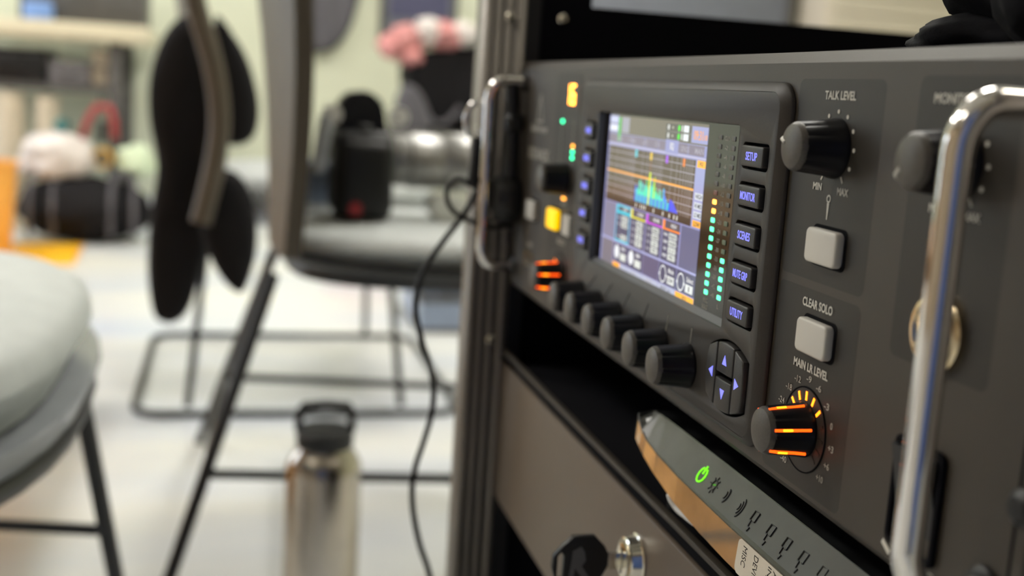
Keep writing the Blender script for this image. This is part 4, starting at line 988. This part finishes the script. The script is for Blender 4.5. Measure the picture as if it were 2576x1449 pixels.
part('wall_hook', tube([Vector((-4.80, onx(835, -170, -4.74).y, onx(835, -180, -4.74).z)), Vector((-4.70, onx(835, -170, -4.74).y, onx(835, -180, -4.74).z)), Vector((-4.69, onx(835, -170, -4.74).y, onx(835, -180, -4.74).z + .04))], .008, 8), 'nickel', wc)
# --- plastic crate and red cloth on the floor under the chair
a, b = onx(1062, 700, -2.36), onx(1235, 850, -2.36)
cr = thing('storage_crate', 'blue-grey plastic storage crate on the floor beside the rack post', 'crate', (-2.54, (a.y + b.y) / 2, 0))
H = a.z
part('crate_wall', join_meshes([box((-2.72, a.y, .012), (-2.36, a.y + .012, H * .62)), box((-2.72, b.y - .012, .012), (-2.36, b.y, H * .62)), box((-2.372, a.y + .012, .012), (-2.36, b.y - .012, H * .62)), box((-2.72, a.y + .012, .012), (-2.708, b.y - .012, H * .62))]), 'bluebox', cr)
part('crate_floor', box((-2.72, a.y, 0), (-2.36, b.y, .012)), 'dgrey', cr)
part('crate_rim', tube([Vector((x, y, H * .62)) for x, y in ((-2.72, a.y), (-2.36, a.y), (-2.36, b.y), (-2.72, b.y))], .010, 8, closed=True), 'dgrey', cr)
single('grey_pouch', lump((-2.54, (a.y + b.y) / 2, H * .66 + .03), (.12, .06, .055), 31, .2), 'bluebox', 'blue-grey soft pouch lying in the plastic crate', 'pouch')
a = onz(905, 676, 0.03)
single('red_cloth', lump((a.x, a.y, .045), (.10, .12, .045), 33, .25), 'red', 'dark red cloth bundle on the floor far behind the seat', 'cloth')
# --- seen through the open top of the rack
cbn = thing('tambour_cabinet', 'tall beige cabinet with ribbed shutter door behind the rack', 'cabinet', (-4.5, 2.8, 0))
M['beigem'] = mat('beige_metal', (0.62, 0.55, 0.44), 0.5, var=.03)
part('carcass', box((-4.79, 2.50, 0), (-4.36, 3.28, 1.9), .005), 'beigem', cbn)
slat = box((-.006, -.36, -.034), (.006, .36, .034), .004, 1); slat.materials.append(M['beigem'])
for k in range(22): shared('slat', slat, cbn, (-4.352, 2.89, .16 + k * .076))
scn = thing('folding_screen', 'slate grey partition screen behind the rack', 'screen', (-4.6, 1.95, 0))
part('screen_panel', box((-4.62, 1.30, .1), (-4.58, 2.45, 1.7), .006), 'slate', scn)
for y in (1.32, 2.43):
    part('screen_post', box((-4.63, y - .02, 0), (-4.57, y + .02, 1.72), .004), 'dgrey', scn); part('screen_foot', box((-4.75, y - .03, 0), (-4.43, y + .03, .02), .004), 'dgrey', scn)
# --- unseen, left of the picture: added for the mixer, screen and router to mirror
bk = thing('added_bookcase', 'unseen brown wooden bookcase added against the left wall for reflections', 'bookcase', (-1.5, -3.2, 0))  # added out of view as a warm brown reflection
M['wood'] = mat('oak_veneer', (0.42, 0.26, 0.14), 0.5, var=.25, vscale=6)
for x in (-2.2, -1.0): part('side_board', box((x, YW + .01, 0), (x + .03, YW + .36, 2.0)), 'wood', bk)
for z in (.05, .45, .85, 1.25, 1.65, 1.97): part('shelf_board', box((-2.17, YW + .01, z), (-1.0, YW + .36, z + .03)), 'wood', bk)
part('back_board', box((-2.17, YW + .002, .08), (-1.0, YW + .01, 1.97)), 'wood', bk)
ot = thing('added_tool_chest', 'unseen orange tool chest added behind the nearest chair for the router to mirror', 'tool chest', (-1.25, -.75, 0))  # added out of view so the router's front mirrors orange
part('chest_body', box((-1.62, -1.05, 0), (-.86, -.52, .20), .02, 2), 'orangep', ot)
part('chest_lid', box((-1.63, -1.06, .202), (-.85, -.51, .26), .02, 2), 'orangep', ot)
part('chest_handle', tube(smooth_path([Vector((-1.40, -.78, .26)), Vector((-1.38, -.78, .31)), Vector((-1.10, -.78, .31)), Vector((-1.08, -.78, .26))], 5), .012, 8), 'rod', ot)
# --- unseen things behind the camera and to the left, added for reflections
cu_ = thing('added_curtain', 'unseen long blue curtain added on the back wall for chrome reflections', 'curtain', (2.3, -0.9, 0.05))  # added out of view to give the chrome a blue stripe
M['curt'] = mat('added_curtain', (0.05, 0.10, 0.30), 0.9)
bm = bmesh.new(); lo_, hi_ = [], []
for i in range(61):
    y = -1.5 + i * .02; x = 2.30 + .03 * math.sin(i * 1.1)
    lo_.append(bm.verts.new((x, y, .06))); hi_.append(bm.verts.new((x, y, 2.4)))
for i in range(60): bm.faces.new((lo_[i], lo_[i + 1], hi_[i + 1], hi_[i]))
r_ = bmesh.ops.solidify(bm, geom=bm.faces[:], thickness=.004)
part('curtain_cloth', bm_mesh(bm, smooth=70), 'curt', cu_)
part('curtain_rod', tube([Vector((2.32, -1.7, 2.42)), Vector((2.32, -.1, 2.42))], .012, 10), 'nickel', cu_)
d1 = structure('added_door_1', box((2.36, -.02, 0), (2.4, .88, 2.05), .004), 'dgrey')  # unseen dark door, added for contrast in the chrome
part('door_handle', tube([Vector((2.36, .06, 1.0)), Vector((2.31, .06, 1.0)), Vector((2.31, .18, 1.0))], .009, 10), 'nickel', d1)
wp = thing('added_platform', 'unseen low brown wooden platform added between window and chairs for the screen to mirror', 'platform', (-3.1, -1.9, 0))  # added out of view so the screen and meters mirror brown
for k in range(8): part('plank', box((-3.95 + k * .22, -2.62, .27), (-3.95 + k * .22 + .212, -1.22, .30), .003, 1), 'wood', wp)
for y in (-2.55, -1.92, -1.30): part('bearer', box((-3.93, y - .04, 0), (-2.22, y + .04, .27)), 'wood', wp)
pt = thing('added_partition', 'unseen blue fabric partition added behind the camera for chrome reflections', 'partition', (1.5, -.45, 0))  # added out of view for a blue stripe on the near handle
part('partition_cloth', box((1.49, -.80, .12), (1.515, -.08, 1.45), .005), 'curt', pt)
for y in (-.81, -.07):
    part('partition_post', tube([Vector((1.5, y, .02)), Vector((1.5, y, 1.47))], .014, 12), 'nickel', pt); part('partition_foot', box((1.30, y - .025, 0), (1.70, y + .025, .02), .004), 'dgrey', pt)
